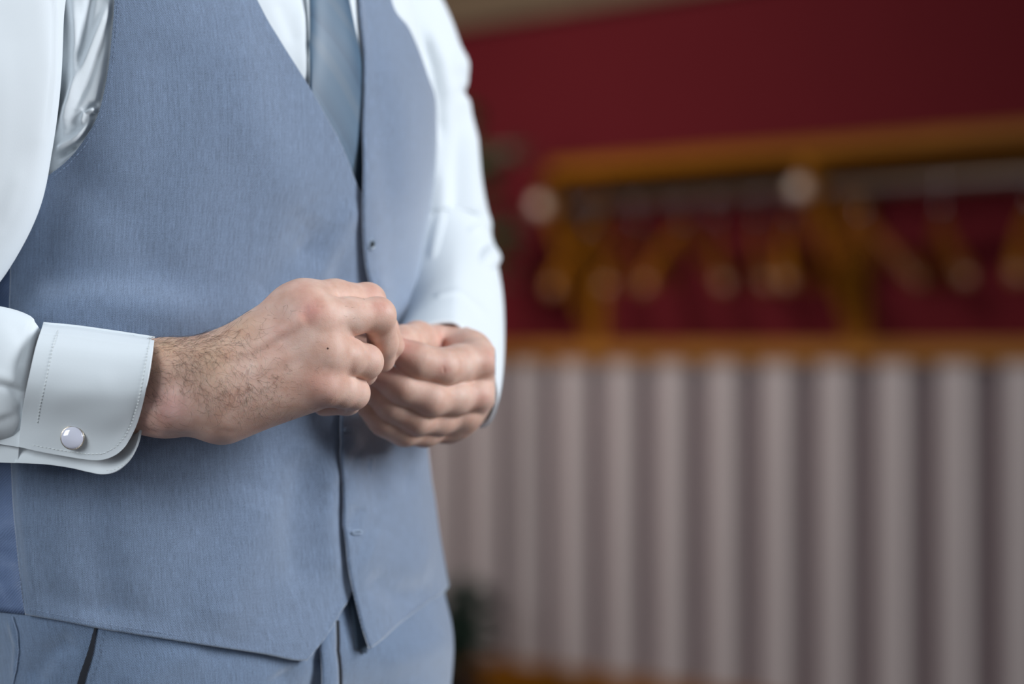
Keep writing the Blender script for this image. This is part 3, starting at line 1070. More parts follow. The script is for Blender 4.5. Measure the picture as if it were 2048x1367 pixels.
# ------------------------------------------------------------------ sleeves
def sleeve_right():
    c = [(300, -395, 1.73, .045, .045), (190, -385, 1.70, .054, .054), (90, -330, 1.66, .061, .058), (15, -230, 1.63, .065, .060), (-45, -120, 1.61, .065, .060), (-72, 0, 1.60, .0645, .058), (-78, 150, 1.60, .0645, .056), (-92, 270, 1.605, .0645, .055),
         (-112, 355, 1.61, .0645, .055), (-150, 440, 1.615, .063, .054), (-196, 500, 1.62, .060, .052), (-262, 570, 1.63, .056, .050), (-318, 650, 1.635, .053, .046),
         (-300, 725, 1.625, .052, .040), (-200, 748, 1.607, .050, .034), (-90, 752, 1.593, .048, .031), (0, 755, 1.587, .0455, .0295), (40, 763, 1.587, .0405, .0260), (62, 767, 1.588, .0350, .0210), (80, 770, 1.588, .0270, .0150)]
    c = spline(np.array(c), 260)
    cen = np.array([P(a, b, d) for a, b, d, _, _ in c])
    t = np.gradient(cen, axis=0); t /= np.linalg.norm(t, axis=1)[:, None]
    Yv = np.array([0, 1.0, 0])
    a = np.cross(t, Yv); a /= np.linalg.norm(a, axis=1)[:, None]
    b = np.cross(t, a)
    n = 140
    w = np.linspace(0, 2 * math.pi, n, endpoint=False)
    V = cen[:, None] + c[:, 3][:, None, None] * np.cos(w)[None, :, None] * a[:, None] + c[:, 4][:, None, None] * np.sin(w)[None, :, None] * b[:, None]
    nr = (V - cen[:, None]); nr /= np.linalg.norm(nr, axis=2)[:, :, None]
    V = V.reshape(-1, 3); nr = nr.reshape(-1, 3)
    front = sm(-nr[:, 1], -0.3, 0.15)
    s = np.repeat(np.linspace(0, 1, 260), n)
    fo = [([(104, -60), (108, 40), (105, 140), (92, 260)], 5, 0.0009), ([(98, -60), (101, 40), (98, 140), (86, 260)], 3, -0.0007), ([(20, 0), (40, 180), (20, 380), (-20, 500)], 30, -0.0015), ([(70, -60), (95, 150), (70, 330)], 18, 0.0015),
          ([(-10, 766), (24, 776), (50, 790)], 7, -0.0024), ([(-20, 749), (24, 758), (52, 768)], 12, 0.0013),
          ([(-20, 850), (20, 832), (50, 815)], 12, -0.0014), ([(-20, 835), (30, 820)], 8, 0.0008), ([(30, 640), (45, 690), (28, 740)], 10, -0.0014), ([(60, 640), (70, 690)], 8, 0.0012),
          ([(-20, 480), (10, 430), (40, 330)], 14, 0.0012)]
    V = folds(V, nr, fo, front)
    V += nr * (0.0010 * vnoise(V, 24, 21))[:, None]
    uv = np.stack([np.tile(w * 0.05, 260), s * 0.8], 1)
    o = new_mesh('sleeve', V, grid_faces(n, 260, True), M['shirt'], shirt, uv=uv)
    solid(o, 0.0008, 1.0)


sleeve_right()


def tube_sleeve_left():
    c = [(430, -330, 1.86, .045), (500, -290, 1.90, .052), (560, -225, 1.93, .0565), (612, -135, 1.95, .0590), (676, -30, 1.96, .0610), (738, 55, 1.965, .0625), (772, 140, 1.97, .0630), (792, 260, 1.97, .0635), (812, 400, 1.97, .0630),
         (832, 490, 1.965, .0620), (850, 545, 1.945, .0570), (873, 600, 1.905, .0510), (888, 655, 1.855, .0445), (895, 705, 1.795, .0388), (893, 740, 1.757, .0355)]
    c = spline(np.array(c), 240)
    cen = np.array([P(a, b, d) for a, b, d, _ in c])
    n = 120
    v, _ = tube(cen, c[:, 3], n, cap=False)
    V = np.array(v)
    nr = V - np.repeat(cen, n, axis=0); nr /= np.linalg.norm(nr, axis=1)[:, None]
    front = sm(-nr[:, 1], -0.6, 0.0)
    fo = [([(955, 495), (985, 518), (1015, 515), (1040, 512)], 18, 0.0062), ([(930, 560), (975, 549), (1020, 545), (1040, 545)], 13, -0.0100), ([(900, 120), (935, 128), (960, 118)], 22, 0.0035), ([(922, 190), (945, 180), (975, 172), (1000, 165)], 12, -0.0042),
          ([(845, 70), (865, 130), (880, 210), (885, 280)], 9, -0.0050), ([(858, 60), (885, 130), (900, 200)], 10, 0.0028),
          ([(930, 200), (918, 300), (915, 420), (905, 500)], 15, -0.0040), ([(945, 250), (948, 350), (955, 440)], 12, 0.0025), ([(885, 330), (880, 440), (860, 540)], 12, 0.0028),
          ([(865, 545), (920, 530), (970, 470)], 13, -0.0040), ([(860, 600), (920, 585), (975, 600)], 12, 0.0030), ([(850, 640), (920, 618), (985, 650)], 12, -0.0026),
          ([(930, 470), (960, 455), (975, 440)], 10, 0.003), ([(900, 665), (960, 680), (995, 730)], 10, 0.0014)]
    V = folds(V, nr, fo, front)
    V += nr * (0.0016 * vnoise(V, 20, 31))[:, None]
    s = np.repeat(np.linspace(0, 1, 240), n)
    drop = lambda q, s_: 0.019 * sm(s_, .84, 1.0) * sm(proj(q)[0], 905, 985)
    V[:, 2] -= drop(V, s)
    o = new_mesh('sleeve', V, grid_faces(n, 240, True), M['shirt'], shirt, uv=np.stack([np.tile(np.arange(n) * .003, 240), s * .8], 1))
    solid(o, 0.001, 1.0)
    # cuff of the left sleeve
    c2 = c[196:]
    cen2 = cen[196:]
    v, f = tube(cen2, c2[:, 3] + 0.0022, n, cap=False)
    V = np.array(v)
    V[:, 2] -= drop(V, np.repeat(np.linspace(0, 1, 240)[196:], n))
    o = new_mesh('cuff', V, f, M['shirt'], shirt, uv=np.zeros((len(V), 2)))
    solid(o, 0.002, -1.0)


tube_sleeve_left()

# ---------------- French cuff of his right wrist: two layers pressed together below the wrist
def cuff_layer(name, left, right, top, bot, prof, thick, fo=()):
    nu_, nv2_ = 150, 150
    g_ = coons(left, right, top, bot, nu_, nv2_)
    vv = np.repeat(np.linspace(0, 1, nv2_), nu_)
    uu_ = np.tile(np.linspace(0, 1, nu_), nv2_)
    pr = np.array(prof)
    tt = np.linspace(0, 1, 400); dd = np.interp(tt, pr[:, 0], pr[:, 1])
    k = np.exp(-0.5 * (np.arange(-60, 61) / 20.0) ** 2); k /= k.sum()
    ds = np.convolve(np.concatenate([np.full(60, dd[0]), dd, np.full(60, dd[-1])]), k, 'valid')
    dd = dd + (ds - dd) * sm(tt, 0.03, 0.2)
    d = np.interp(vv, tt, dd) + 0.0035 * (0.5 - uu_)
    for pts, w, amp in fo:
        r, t, _ = seg_dist(g_[:, 0], g_[:, 1], pts)
        d -= amp * np.exp(-(r / w) ** 2)
    V = np.stack([(g_[:, 0] - CX) / F * d, d, H - (g_[:, 1] - HZ) / F * d], 1)
    V += np.array([0, 1, 0]) * (0.0005 * vnoise(V, 30, 4))[:, None]
    o = new_mesh(name, V, grid_faces(nu_, nv2_), M['shirt'], shirt, uv=g_ * 0.00033)
    if o.data.polygons[len(o.data.polygons) // 2].normal.y > 0: o.data.flip_normals()
    solid(o, thick, -1.0)
    m = o.modifiers.new('round', 'BEVEL'); m.width = 0.0004; m.segments = 2; m.limit_method = 'ANGLE'; m.angle_limit = 1.0
    return g_, d


F_L = [(86, 648), (72, 690), (58, 750), (48, 800), (41, 850), (37, 893)]
F_T = [(86, 648), (150, 654), (230, 665), (309, 677)]
F_R = [(309, 677), (303, 712), (295, 760), (286, 805), (275, 845), (262, 874)]
F_B = [(37, 893), (80, 903), (130, 912), (175, 919), (205, 919), (230, 910), (249, 894), (262, 874)]
front_prof = [(0, 1.590), (.02, 1.577), (.07, 1.566), (.18, 1.5575), (.35, 1.5530), (.5, 1.5530), (.62, 1.5575), (.72, 1.5635), (.80, 1.5680), (.9, 1.5705), (1, 1.5725)]
back_prof = [(0, 1.590), (.04, 1.602), (.12, 1.611), (.3, 1.618), (.5, 1.619), (.65, 1.613), (.78, 1.598), (.86, 1.586), (.93, 1.5795), (1, 1.5785)]
B_L = [(86, 648), (70, 700), (50, 790), (38, 870), (30, 925)]
B_R = [(309, 677), (303, 712), (295, 765), (288, 810), (281, 850), (277, 872)]
B_B = [(30, 925), (90, 928), (140, 935), (175, 943), (205, 948), (232, 942), (256, 922), (270, 897), (277, 872)]
gf, df = cuff_layer('cuff', F_L, F_R, F_T, F_B, front_prof, 0.0022,
                    fo=[([(60, 818), (120, 822), (250, 812)], 26, -0.0007), ([(120, 800), (200, 770)], 30, 0.0006)])
cuff_layer('cuff', B_L, B_R, F_T, B_B, back_prof, 0.0016)
# sleeve hem left of the second layer (the cloth running on out of the picture)
cuff_layer('sleeve_placket', [(-60, 800), (-62, 860), (-65, 922)], [(44, 800), (40, 860), (36, 926)], [(-60, 800), (44, 800)], [(-65, 922), (-20, 924), (36, 926)],
           [(0, 1.583), (.5, 1.581), (1, 1.583)], 0.0012)
cuff_layer('sleeve_placket', [(-60, 790), (-62, 840), (-65, 882)], [(46, 790), (42, 840), (38, 894)], [(-60, 790), (46, 790)], [(-65, 882), (-30, 885), (0, 888), (38, 894)],
           [(0, 1.569), (.5, 1.575), (1, 1.578)], 0.0012)


def stitch3(name, pts3, mat, parent, step=0.0026, ln=0.0016, r=0.0002, lift=0.0):
    w = resample(pts3, 400)
    s = np.concatenate([[0], np.cumsum(np.linalg.norm(np.diff(w, axis=0), axis=1))])
    parts = []
    for a in np.arange(0, s[-1] - ln, step):
        parts.append(tube([[np.interp(b, s, w[:, k]) for k in range(3)] for b in (a, a + ln / 2, a + ln)], r, 5))
    v, f = join_vf(parts)
    return new_mesh(name, v, f, mat, parent)


def cuff_pt(px, py, lift=0.0003):
    i = int(np.argmin((gf[:, 0] - px) ** 2 + (gf[:, 1] - py) ** 2))
    return P(px, py, df[i] - lift)


stitch3('cuff_stitching', [cuff_pt(a, b) for a, b in resample([(300, 680), (293, 715), (284, 765), (275, 808), (264, 844), (250, 872), (232, 893), (206, 907), (175, 908), (120, 900), (60, 889)], 60)], M['white_stitch'], shirt)
stitch3('cuff_stitching', [cuff_pt(a, b) for a, b in resample([(118, 655), (104, 700), (92, 760), (80, 810), (74, 850)], 40)], M['white_stitch'], shirt)
stitch3('cuff_stitching', [P(a, b, 1.578 - .0022) for a, b in resample([(268, 905), (250, 927), (228, 939), (205, 941)], 30)], M['white_stitch'], shirt)

# ---------------- cufflink
cl = empty('cufflink', tuple(P(145, 875, 1.5700)))
tag(cl, 'round mother-of-pearl cufflink with thin gold rim on the white shirt cuff', 'cufflink')
M['pearl'] = plain('mother_of_pearl', (0.80, 0.79, 0.88), 0.12, noise=0.10, nscale=90, spec=0.9, col2=(0.70, 0.70, 0.84))
M['pearl'].node_tree.nodes['Principled BSDF'].inputs['Coat Weight'].default_value = 1.0
c0 = P(145, 875, 1.5672)
K = 48


def lathe_y(name, prof, mat, parent, c=c0):
    V, Fc = [], []
    for (r, h) in prof:
        for k in range(K):
            a = 2 * math.pi * k / K
            V.append((c[0] + r * math.cos(a), c[1] - h, c[2] + r * math.sin(a)))
    for i in range(len(prof) - 1):
        for k in range(K):
            Fc.append((i * K + k, i * K + (k + 1) % K, (i + 1) * K + (k + 1) % K, (i + 1) * K + k))
    return new_mesh(name, V, Fc, mat, parent)


dome = [(0.0072 * math.cos(a), 0.0010 + 0.0022 * math.sin(a)) for a in np.linspace(0, math.pi / 2 - 0.02, 12)]
dome.append((0.0, 0.0032))
lathe_y('pearl_face', dome, M['pearl'], cl)
lathe_y('rim', [(0.0072, -0.0006), (0.0077, -0.0004), (0.0079, 0.0004), (0.0077, 0.0010), (0.0073, 0.0012), (0.0070, 0.0009)], M['gold'], cl)
v, f = tube([c0 + np.array([0.0016, 0.001, 0.0060]), c0 + np.array([0.0022, -0.0006, 0.0082]), c0 + np.array([0.0026, -0.0004, 0.0092])], 0.0005, 8)
new_mesh('hinge_post', v, f, M['gold'], cl)
v, f = tube([c0 + np.array([0.0010, -0.0006, 0.0094]), c0 + np.array([0.0026, -0.0009, 0.0090]), c0 + np.array([0.0042, -0.0006, 0.0093])], 0.0006, 8)
new_mesh('toggle_end', v, f, M['pearl'], cl)
# ------------------------------------------------------------------ signed distance modelling of the body
def cap_d(p, a, b, r1, r2=None):
    r2 = r1 if r2 is None else r2
    ab = b - a; L = float(ab.dot(ab)) + 1e-12
    t = np.clip(((p - a) @ ab) / L, 0, 1)
    q = p - a - t[:, None] * ab
    return np.sqrt((q * q).sum(1)) - (r1 + (r2 - r1) * t)


def smin(a, b, k):
    h = np.clip(0.5 + 0.5 * (b - a) / k, 0, 1)
    return b + (a - b) * h - k * h * (1 - h)


def smax(a, b, k):
    return -smin(-a, -b, k)


def surface_nets(fn, lo, hi, h):
    lo = np.asarray(lo, float); hi = np.asarray(hi, float)
    n = np.ceil((hi - lo) / h).astype(int) + 1
    ax = [lo[k] + h * np.arange(n[k]) for k in range(3)]
    # coarse pass finds the blocks the surface can pass through
    S = 6
    nb_ = [(n[k] + S - 1) // S for k in range(3)]
    cc = [lo[k] + h * (np.arange(nb_[k]) * S + (S - 1) / 2) for k in range(3)]
    G = np.stack(np.meshgrid(*cc, indexing='ij'), -1).reshape(-1, 3)
    dc = fn(G)
    lim = h * S * 0.87 * 1.6
    near = (np.abs(dc) < lim).reshape(nb_)
    D = np.repeat(np.repeat(np.repeat(dc.reshape(nb_), S, 0), S, 1), S, 2)[:n[0], :n[1], :n[2]].astype(np.float32)
    mk = np.repeat(np.repeat(np.repeat(near, S, 0), S, 1), S, 2)[:n[0], :n[1], :n[2]]
    idx = np.argwhere(mk)
    for s in range(0, len(idx), 400000):
        q = idx[s:s + 400000]
        D[q[:, 0], q[:, 1], q[:, 2]] = fn(lo + h * q)
    sg = D < 0
    c = [sg[i:n[0] - 1 + i, j:n[1] - 1 + j, k:n[2] - 1 + k] for i in (0, 1) for j in (0, 1) for k in (0, 1)]
    cnt = sum(x.astype(np.int8) for x in c)
    cell = np.argwhere((cnt > 0) & (cnt < 8))
    vid = -np.ones(cnt.shape, np.int64)
    vid[cell[:, 0], cell[:, 1], cell[:, 2]] = np.arange(len(cell))
    acc = np.zeros((len(cell), 3)); m = np.zeros(len(cell))
    corners = [(i, j, k) for i in (0, 1) for j in (0, 1) for k in (0, 1)]
    for a in range(8):
        for b in range(a + 1, 8):
            A, B = np.array(corners[a]), np.array(corners[b])
            if np.abs(A - B).sum() != 1: continue
            da = D[tuple((cell + A).T)]; db = D[tuple((cell + B).T)]
            cr = (da < 0) != (db < 0)
            t = np.where(cr, da / np.where(cr, da - db, 1), 0)
            acc[cr] += (A + (B - A) * t[:, None])[cr]; m[cr] += 1
    V = lo + h * (cell + acc / m[:, None])
    Q = []
    for axis in range(3):
        o = [0, 0, 0]; o[axis] = 1
        s0 = sg[tuple(slice(0, n[k] - o[k]) for k in range(3))]
        s1_ = sg[tuple(slice(o[k], n[k]) for k in range(3))]
        e = np.argwhere(s0 != s1_)
        u, w = [k for k in range(3) if k != axis]
        ok = (e[:, u] > 0) & (e[:, w] > 0) & (e[:, u] < n[u] - 1) & (e[:, w] < n[w] - 1)
        e = e[ok]
        flip = s0[tuple(e.T)]
        du = np.zeros(3, int); du[u] = 1; dw = np.zeros(3, int); dw[w] = 1
        q = np.stack([vid[tuple((e - du - dw).T)], vid[tuple((e - dw).T)], vid[tuple(e.T)], vid[tuple((e - du).T)]], 1)
        if axis == 1: flip = ~flip
        q[~flip] = q[~flip][:, ::-1]
        Q.append(q)
    Q = np.vstack(Q)
    Q = Q[(Q >= 0).all(1)]
    # slide the vertices onto the true surface
    for _ in range(2):
        d0 = fn(V)
        e = h * 0.4
        g = np.stack([fn(V + np.eye(3)[k] * e) - d0 for k in range(3)], 1) / e
        gl = (g * g).sum(1)
        V = V - np.clip(d0 / np.maximum(gl, 0.2), -h * .6, h * .6)[:, None] * g
    return V, Q, g / np.sqrt(np.maximum((g * g).sum(1), 1e-9))[:, None]


def chainpts(lst):
    return [(P(a, b, d), r) for a, b, d, r in lst]


class Hand:
    """palm: capsules melted together; fingers: chains that melt into the palm only near the knuckles"""
    def __init__(self):
        self.palm, self.fingers, self.add, self.cut, self.knuck = [], [], [], [], []

    def fn(self, p):
        D = None
        for a, b, r1, r2, k in self.palm:
            d = cap_d(p, a, b, r1, r2)
            D = d if D is None else smin(D, d, k)
        kn = np.min([np.sqrt(((p - q) ** 2).sum(1)) for q in self.knuck], axis=0)
        kk = 0.0011 + 0.009 * np.clip(1 - kn / 0.026, 0, 1) ** 1.3
        kf = 0.0011 + 0.004 * np.clip(1 - kn / 0.017, 0, 1)
        FN = None
        for ch, kj, bumps in self.fingers:
            d = None
            for (a, ra), (b, rb) in zip(ch[:-1], ch[1:]):
                e = cap_d(p, a, b, ra, rb)
                d = e if d is None else smin(d, e, kj)
            for c, r, k in bumps:
                d = smin(d, np.sqrt(((p - c) ** 2).sum(1)) - r, k)
            FN = d if FN is None else smin(FN, d, kf)
        D = smin(D, FN, kk)
        for a, b, r1, r2, k in self.add:
            D = smin(D, cap_d(p, a, b, r1, r2), k)
        for a, b, w, depth in self.cut:     # creases: narrow grooves along a line
            ab = b - a; L = float(ab.dot(ab)) + 1e-12
            t = np.clip(((p - a) @ ab) / L, 0, 1)
            q = p - a - t[:, None] * ab
            r2_ = (q * q).sum(1)
            D = D + depth * np.exp(-r2_ / (w * w)) * np.clip(1.2 - np.abs(2 * t - 1), 0, 1)
        return D


def sph(px, py, d, r, k):
    return (P(px, py, d), r, k)


# ---- his right hand (picture left), back towards the camera
R_ = Hand()
pa = R_.palm
def C(a, b, r1, r2, k): return (P(*a), P(*b), r1, r2, k)
pa += [C((-150, 744, 1.600), (335, 743, 1.586), .024, .0188, .010),
       C((-150, 800, 1.604), (330, 812, 1.590), .022, .0176, .016),
       C((335, 741, 1.586), (425, 737, 1.586), .0190, .0185, .014),
       C((330, 812, 1.590), (432, 812, 1.591), .0178, .0178, .014),
       C((425, 737, 1.586), (606, 605, 1.600), .0188, .0148, .016),       # index metacarpal
       C((430, 755, 1.585), (640, 640, 1.589), .0165, .0143, .016),       # middle
       C((435, 785, 1.585), (655, 705, 1.589), .0160, .0138, .016),       # ring
       C((435, 812, 1.589), (648, 768, 1.593), .0165, .0135, .016),       # little
       C((450, 826, 1.600), (612, 775, 1.606), .0182, .0150, .016),       # edge of the hand
       C((600, 668, 1.590), (668, 667, 1.600), .0138, .0112, .010),       # webs between the finger roots
       C((600, 735, 1.592), (664, 738, 1.603), .0138, .0108, .010),
       C((585, 612, 1.594), (640, 606, 1.605), .0140, .0125, .010),
       C((450, 760, 1.604), (600, 690, 1.618), .0170, .0150, .014),       # palm
       C((400, 745, 1.598), (540, 700, 1.630), .0150, .0130, .012)]       # thumb mount
R_.knuck = [P(612, 606, 1.600), P(645, 640, 1.590), P(660, 703, 1.590), P(655, 770, 1.594), P(560, 690, 1.63)]
R_.fingers = [
    (chainpts([(606, 604, 1.600, .0146), (670, 600, 1.615, .0136), (735, 603, 1.634, .0114), (766, 655, 1.650, .0098), (783, 690, 1.655, .0090)]), .004,
     [sph(735, 601, 1.632, .0116, .004)]),
    (chainpts([(640, 640, 1.588, .0144), (700, 632, 1.599, .0124), (756, 630, 1.611, .0110), (766, 685, 1.628, .0098), (764, 718, 1.640, .0090)]), .004,
     [sph(755, 630, 1.6105, .0111, .004)]),
    (chainpts([(655, 705, 1.589, .0136), (695, 713, 1.600, .0126), (731, 723, 1.612, .0108), (726, 743, 1.630, .0092), (690, 748, 1.643, .0085)]), .004,
     [sph(731, 723, 1.6115, .0108, .004)]),
    (chainpts([(650, 769, 1.592, .0134), (683, 780, 1.603, .0115), (706, 786, 1.614, .0101), (695, 803, 1.630, .0085), (648, 808, 1.636, .0080)]), .004,
     [sph(706, 785, 1.612, .0104, .004)]),
    (chainpts([(470, 722, 1.618, .0150), (570, 706, 1.642, .0135), (680, 694, 1.643, .0118), (770, 702, 1.655, .0098)]), .006, []),
]
ad = R_.add
ad += [C((345, 806, 1.5785), (360, 810, 1.580), .0105, .009, .018),           # ulna head
       C((620, 620, 1.5875), (632, 630, 1.5862), .0085, .008, .016),           # middle knuckle
       C((640, 698, 1.5845), (650, 700, 1.5855), .0060, .006, .016),
       C((636, 768, 1.5840), (644, 768, 1.585), .0060, .006, .010),
       C((455, 722, 1.5708), (596, 642, 1.5745), .0030, .0032, .005),           # tendons
       C((450, 770, 1.5705), (610, 700, 1.5770), .0020, .0024, .006),
       C((480, 690, 1.5735), (560, 668, 1.5735), .0014, .0014, .003),           # veins
       C((500, 745, 1.5700), (560, 690, 1.5725), .0012, .0012, .003),
       C((420, 790, 1.5700), (500, 745, 1.5700), .0012, .0012, .003)]
def G(a, b, w, dep): return (P(*a), P(*b), w, dep)
R_.cut += [G((470, 738, 1.567), (600, 662, 1.571), .0040, .0009), G((500, 640, 1.571), (580, 600, 1.575), .0035, .0006), G((600, 800, 1.58), (560, 840, 1.59), .0012, .0004), G((580, 815, 1.58), (545, 845, 1.59), .0010, .0004), G((250, 850, 1.574), (400, 868, 1.582), .0040, .0007), G((400, 842, 1.573), (470, 862, 1.58), .0030, .0009),
           G((606, 826, 1.594), (645, 800, 1.584), .0010, .0011), G((634, 812, 1.592), (668, 800, 1.586), .0010, .0013), G((655, 812, 1.60), (662, 792, 1.588), .0008, .0010),
           G((598, 822, 1.592), (590, 800, 1.580), .0008, .0005), G((640, 806, 1.588), (640, 786, 1.580), .0008, .0005),
           G((640, 588, 1.588), (740, 598, 1.602), .0012, .0010), G((628, 582, 1.588), (645, 592, 1.586), .0009, .0010),
           G((656, 742, 1.585), (690, 753, 1.60), .0014, .0022), G((665, 660, 1.585), (700, 668, 1.60), .0014, .0012)]
for (x, y, d) in ((765, 612, 1.600), (772, 620, 1.602), (760, 606, 1.600)):
    R_.cut.append(G((x, y - 7, d), (x + 4, y + 7, d), .0007, .00025))
random.seed(4)
for i in range(26):     # fine wrinkles over the middle knuckle
    a = random.uniform(0, 6.28); rr = random.uniform(4, 26); x, y = 622 + rr * math.cos(a) * 1.1, 622 + rr * math.sin(a) * .8
    b = random.uniform(-.6, .6) + 1.9
    R_.cut.append(G((x - 6 * math.cos(b), y - 6 * math.sin(b), 1.5735), (x + 6 * math.cos(b), y + 6 * math.sin(b), 1.5735), .0008, .00030))

# ---- his left hand (picture right), seen from the thumb side
L_ = Hand()
L_.palm += [C((868, 600, 1.915), (893, 712, 1.795), .036, .0290, .010),
            C((895, 714, 1.780), (952, 722, 1.727), .0215, .0155, .018),
            C((893, 735, 1.785), (950, 780, 1.728), .0215, .0150, .018),
            C((890, 750, 1.785), (925, 822, 1.735), .0200, .0145, .018),
            C((880, 755, 1.780), (893, 846, 1.735), .0190, .0130, .018),
            C((905, 692, 1.765), (938, 700, 1.742), .0140, .0130, .014),
            C((880, 705, 1.775), (868, 688, 1.748), .0160, .0135, .012)]
L_.knuck = [P(958, 722, 1.724), P(950, 785, 1.724), P(925, 828, 1.730), P(895, 855, 1.732), P(880, 700, 1.76)]
L_.fingers = [
    (chainpts([(950, 722, 1.726, .0150), (915, 729, 1.706, .0122), (885, 734, 1.690, .0114), (835, 722, 1.678, .0108), (797, 700, 1.673, .0092)]), .010,
     [sph(965, 724, 1.716, .0110, .008)]),
    (chainpts([(948, 785, 1.728, .0142), (905, 792, 1.706, .0122), (858, 797, 1.688, .0112), (805, 775, 1.680, .0106), (762, 752, 1.680, .0094)]), .010,
     [sph(957, 788, 1.717, .0100, .008)]),
    (chainpts([(922, 826, 1.733, .0132), (875, 834, 1.712, .0112), (832, 836, 1.694, .0104), (785, 812, 1.687, .0096), (745, 782, 1.685, .0086)]), .010,
     [sph(930, 828, 1.722, .0090, .008)]),
    (chainpts([(888, 850, 1.736, .0122), (848, 860, 1.716, .0100), (808, 860, 1.700, .0094), (768, 842, 1.694, .0086), (735, 815, 1.690, .0078)]), .010, []),
    (chainpts([(900, 706, 1.772, .0155), (868, 690, 1.748, .0134), (835, 678, 1.724, .0120), (806, 683, 1.702, .0108), (792, 690, 1.690, .0092)]), .006, []),
]
L_.cut += [G((875, 732, 1.676), (880, 745, 1.676), .0010, .0005), G((884, 730, 1.676), (890, 746, 1.676), .0010, .0005), G((893, 731, 1.678), (898, 744, 1.678), .0010, .0004),
           G((868, 690, 1.735), (892, 684, 1.738), .0050, .0030)]

# ---- the rest of the body at a coarser step
def q3(a, b, z): return np.array([np.interp(min(z, 1.45), zf, C_) + SD[0] * a + FD[0] * b, CY + SD[1] * a + FD[1] * b, z])
shR = P(20, -230, 1.635); miR = P(-85, 120, 1.603); elR = P(-318, 668, 1.637)
shL = P(590, -190, 1.945); elL = P(838, 500, 1.972)


def body_fn(p):
    D = cap_d(p, q3(-.055, -.005, 1.30), q3(.055, -.005, 1.30), .088)
    for a, b, r1, r2, k in [
            (q3(-.06, 0, 1.30), q3(-.055, 0, 1.05), .088, .092, .04), (q3(.06, 0, 1.30), q3(.055, 0, 1.05), .088, .092, .04),
            (q3(-.06, 0, 1.05), q3(-.07, 0, .88), .092, .096, .04), (q3(.06, 0, 1.05), q3(.07, 0, .88), .092, .096, .04),
            (q3(-.09, -.01, 1.36), q3(.09, -.01, 1.36), .050, .050, .05), (q3(0, -.02, 1.40), q3(0, .0, 1.52), .055, .052, .04),
            (shR, miR, .044, .043, .03), (miR, elR, .043, .038, .03),  (elR, P(-150, 770, 1.600), .040, .030, .02), (shL, elL, .040, .037, .03), (elL, P(868, 600, 1.915), .040, .036, .02),
            (q3(-.09, 0, .86), q3(-.10, .01, .48), .078, .054, .03), (q3(.09, 0, .86), q3(.10, .01, .48), .078, .054, .03),
            (q3(-.10, .01, .48), q3(-.12, -.02, .08), .052, .036, .02), (q3(.10, .01, .48), q3(.12, -.02, .08), .052, .036, .02)]:
        D = smin(D, cap_d(p, a, b, r1, r2), k)
    # head: skull, jaw, nose, brows, ears, lips, chin
    hd = np.sqrt((((p - q3(0, -.010, 1.665)) @ np.array([[SD[0], FD[0], 0], [SD[1], FD[1], 0], [0, 0, 1]])) ** 2 / np.array([.074, .092, .102]) ** 2).sum(1)) * .08 - .08
    D = smin(D, hd, .02)
    D = smin(D, cap_d(p, q3(0, .02, 1.60), q3(0, .055, 1.575), .052, .028), .025)
    D = smin(D, cap_d(p, q3(0, .078, 1.662), q3(0, .088, 1.632), .006, .010), .010)
    for s in (-1, 1):
        D = smin(D, cap_d(p, q3(.030 * s, .072, 1.682), q3(.045 * s, .060, 1.682), .008), .012)
        D = smax(D, -(np.sqrt(((p - q3(.030 * s, .092, 1.662)) ** 2).sum(1)) - .013), .012)
        D = smin(D, np.sqrt(((p - q3(.030 * s, .070, 1.662)) ** 2).sum(1)) - .012, .003)
        D = smin(D, cap_d(p, q3(.076 * s, -.012, 1.68), q3(.074 * s, -.004, 1.64), .010, .006), .006)
    D = smin(D, cap_d(p, q3(-.018, .074, 1.598), q3(.018, .074, 1.598), .007), .006)
    D = smin(D, cap_d(p, q3(-.016, .073, 1.588), q3(.016, .073, 1.588), .007), .004)
    return D


HSTEP = 0.00085
vr, fr, nr_ = surface_nets(R_.fn, P(110, 540, 1.585) + [0, -.052, -.118], P(815, 540, 1.585) + [0, .10, .006], HSTEP)
vl, fl_, nl = surface_nets(L_.fn, np.array([-.112, 1.655, .972]), np.array([-.012, 1.88, 1.085]), 0.0010)
vb, fb, nb_ = surface_nets(body_fn, np.array([-.62, 1.50, .03]), np.array([.12, 2.10, 1.80]), 0.007)
V = np.vstack([vr, vl, vb])
Fq = np.vstack([fr, fl_ + len(vr), fb + len(vr) + len(vl)])


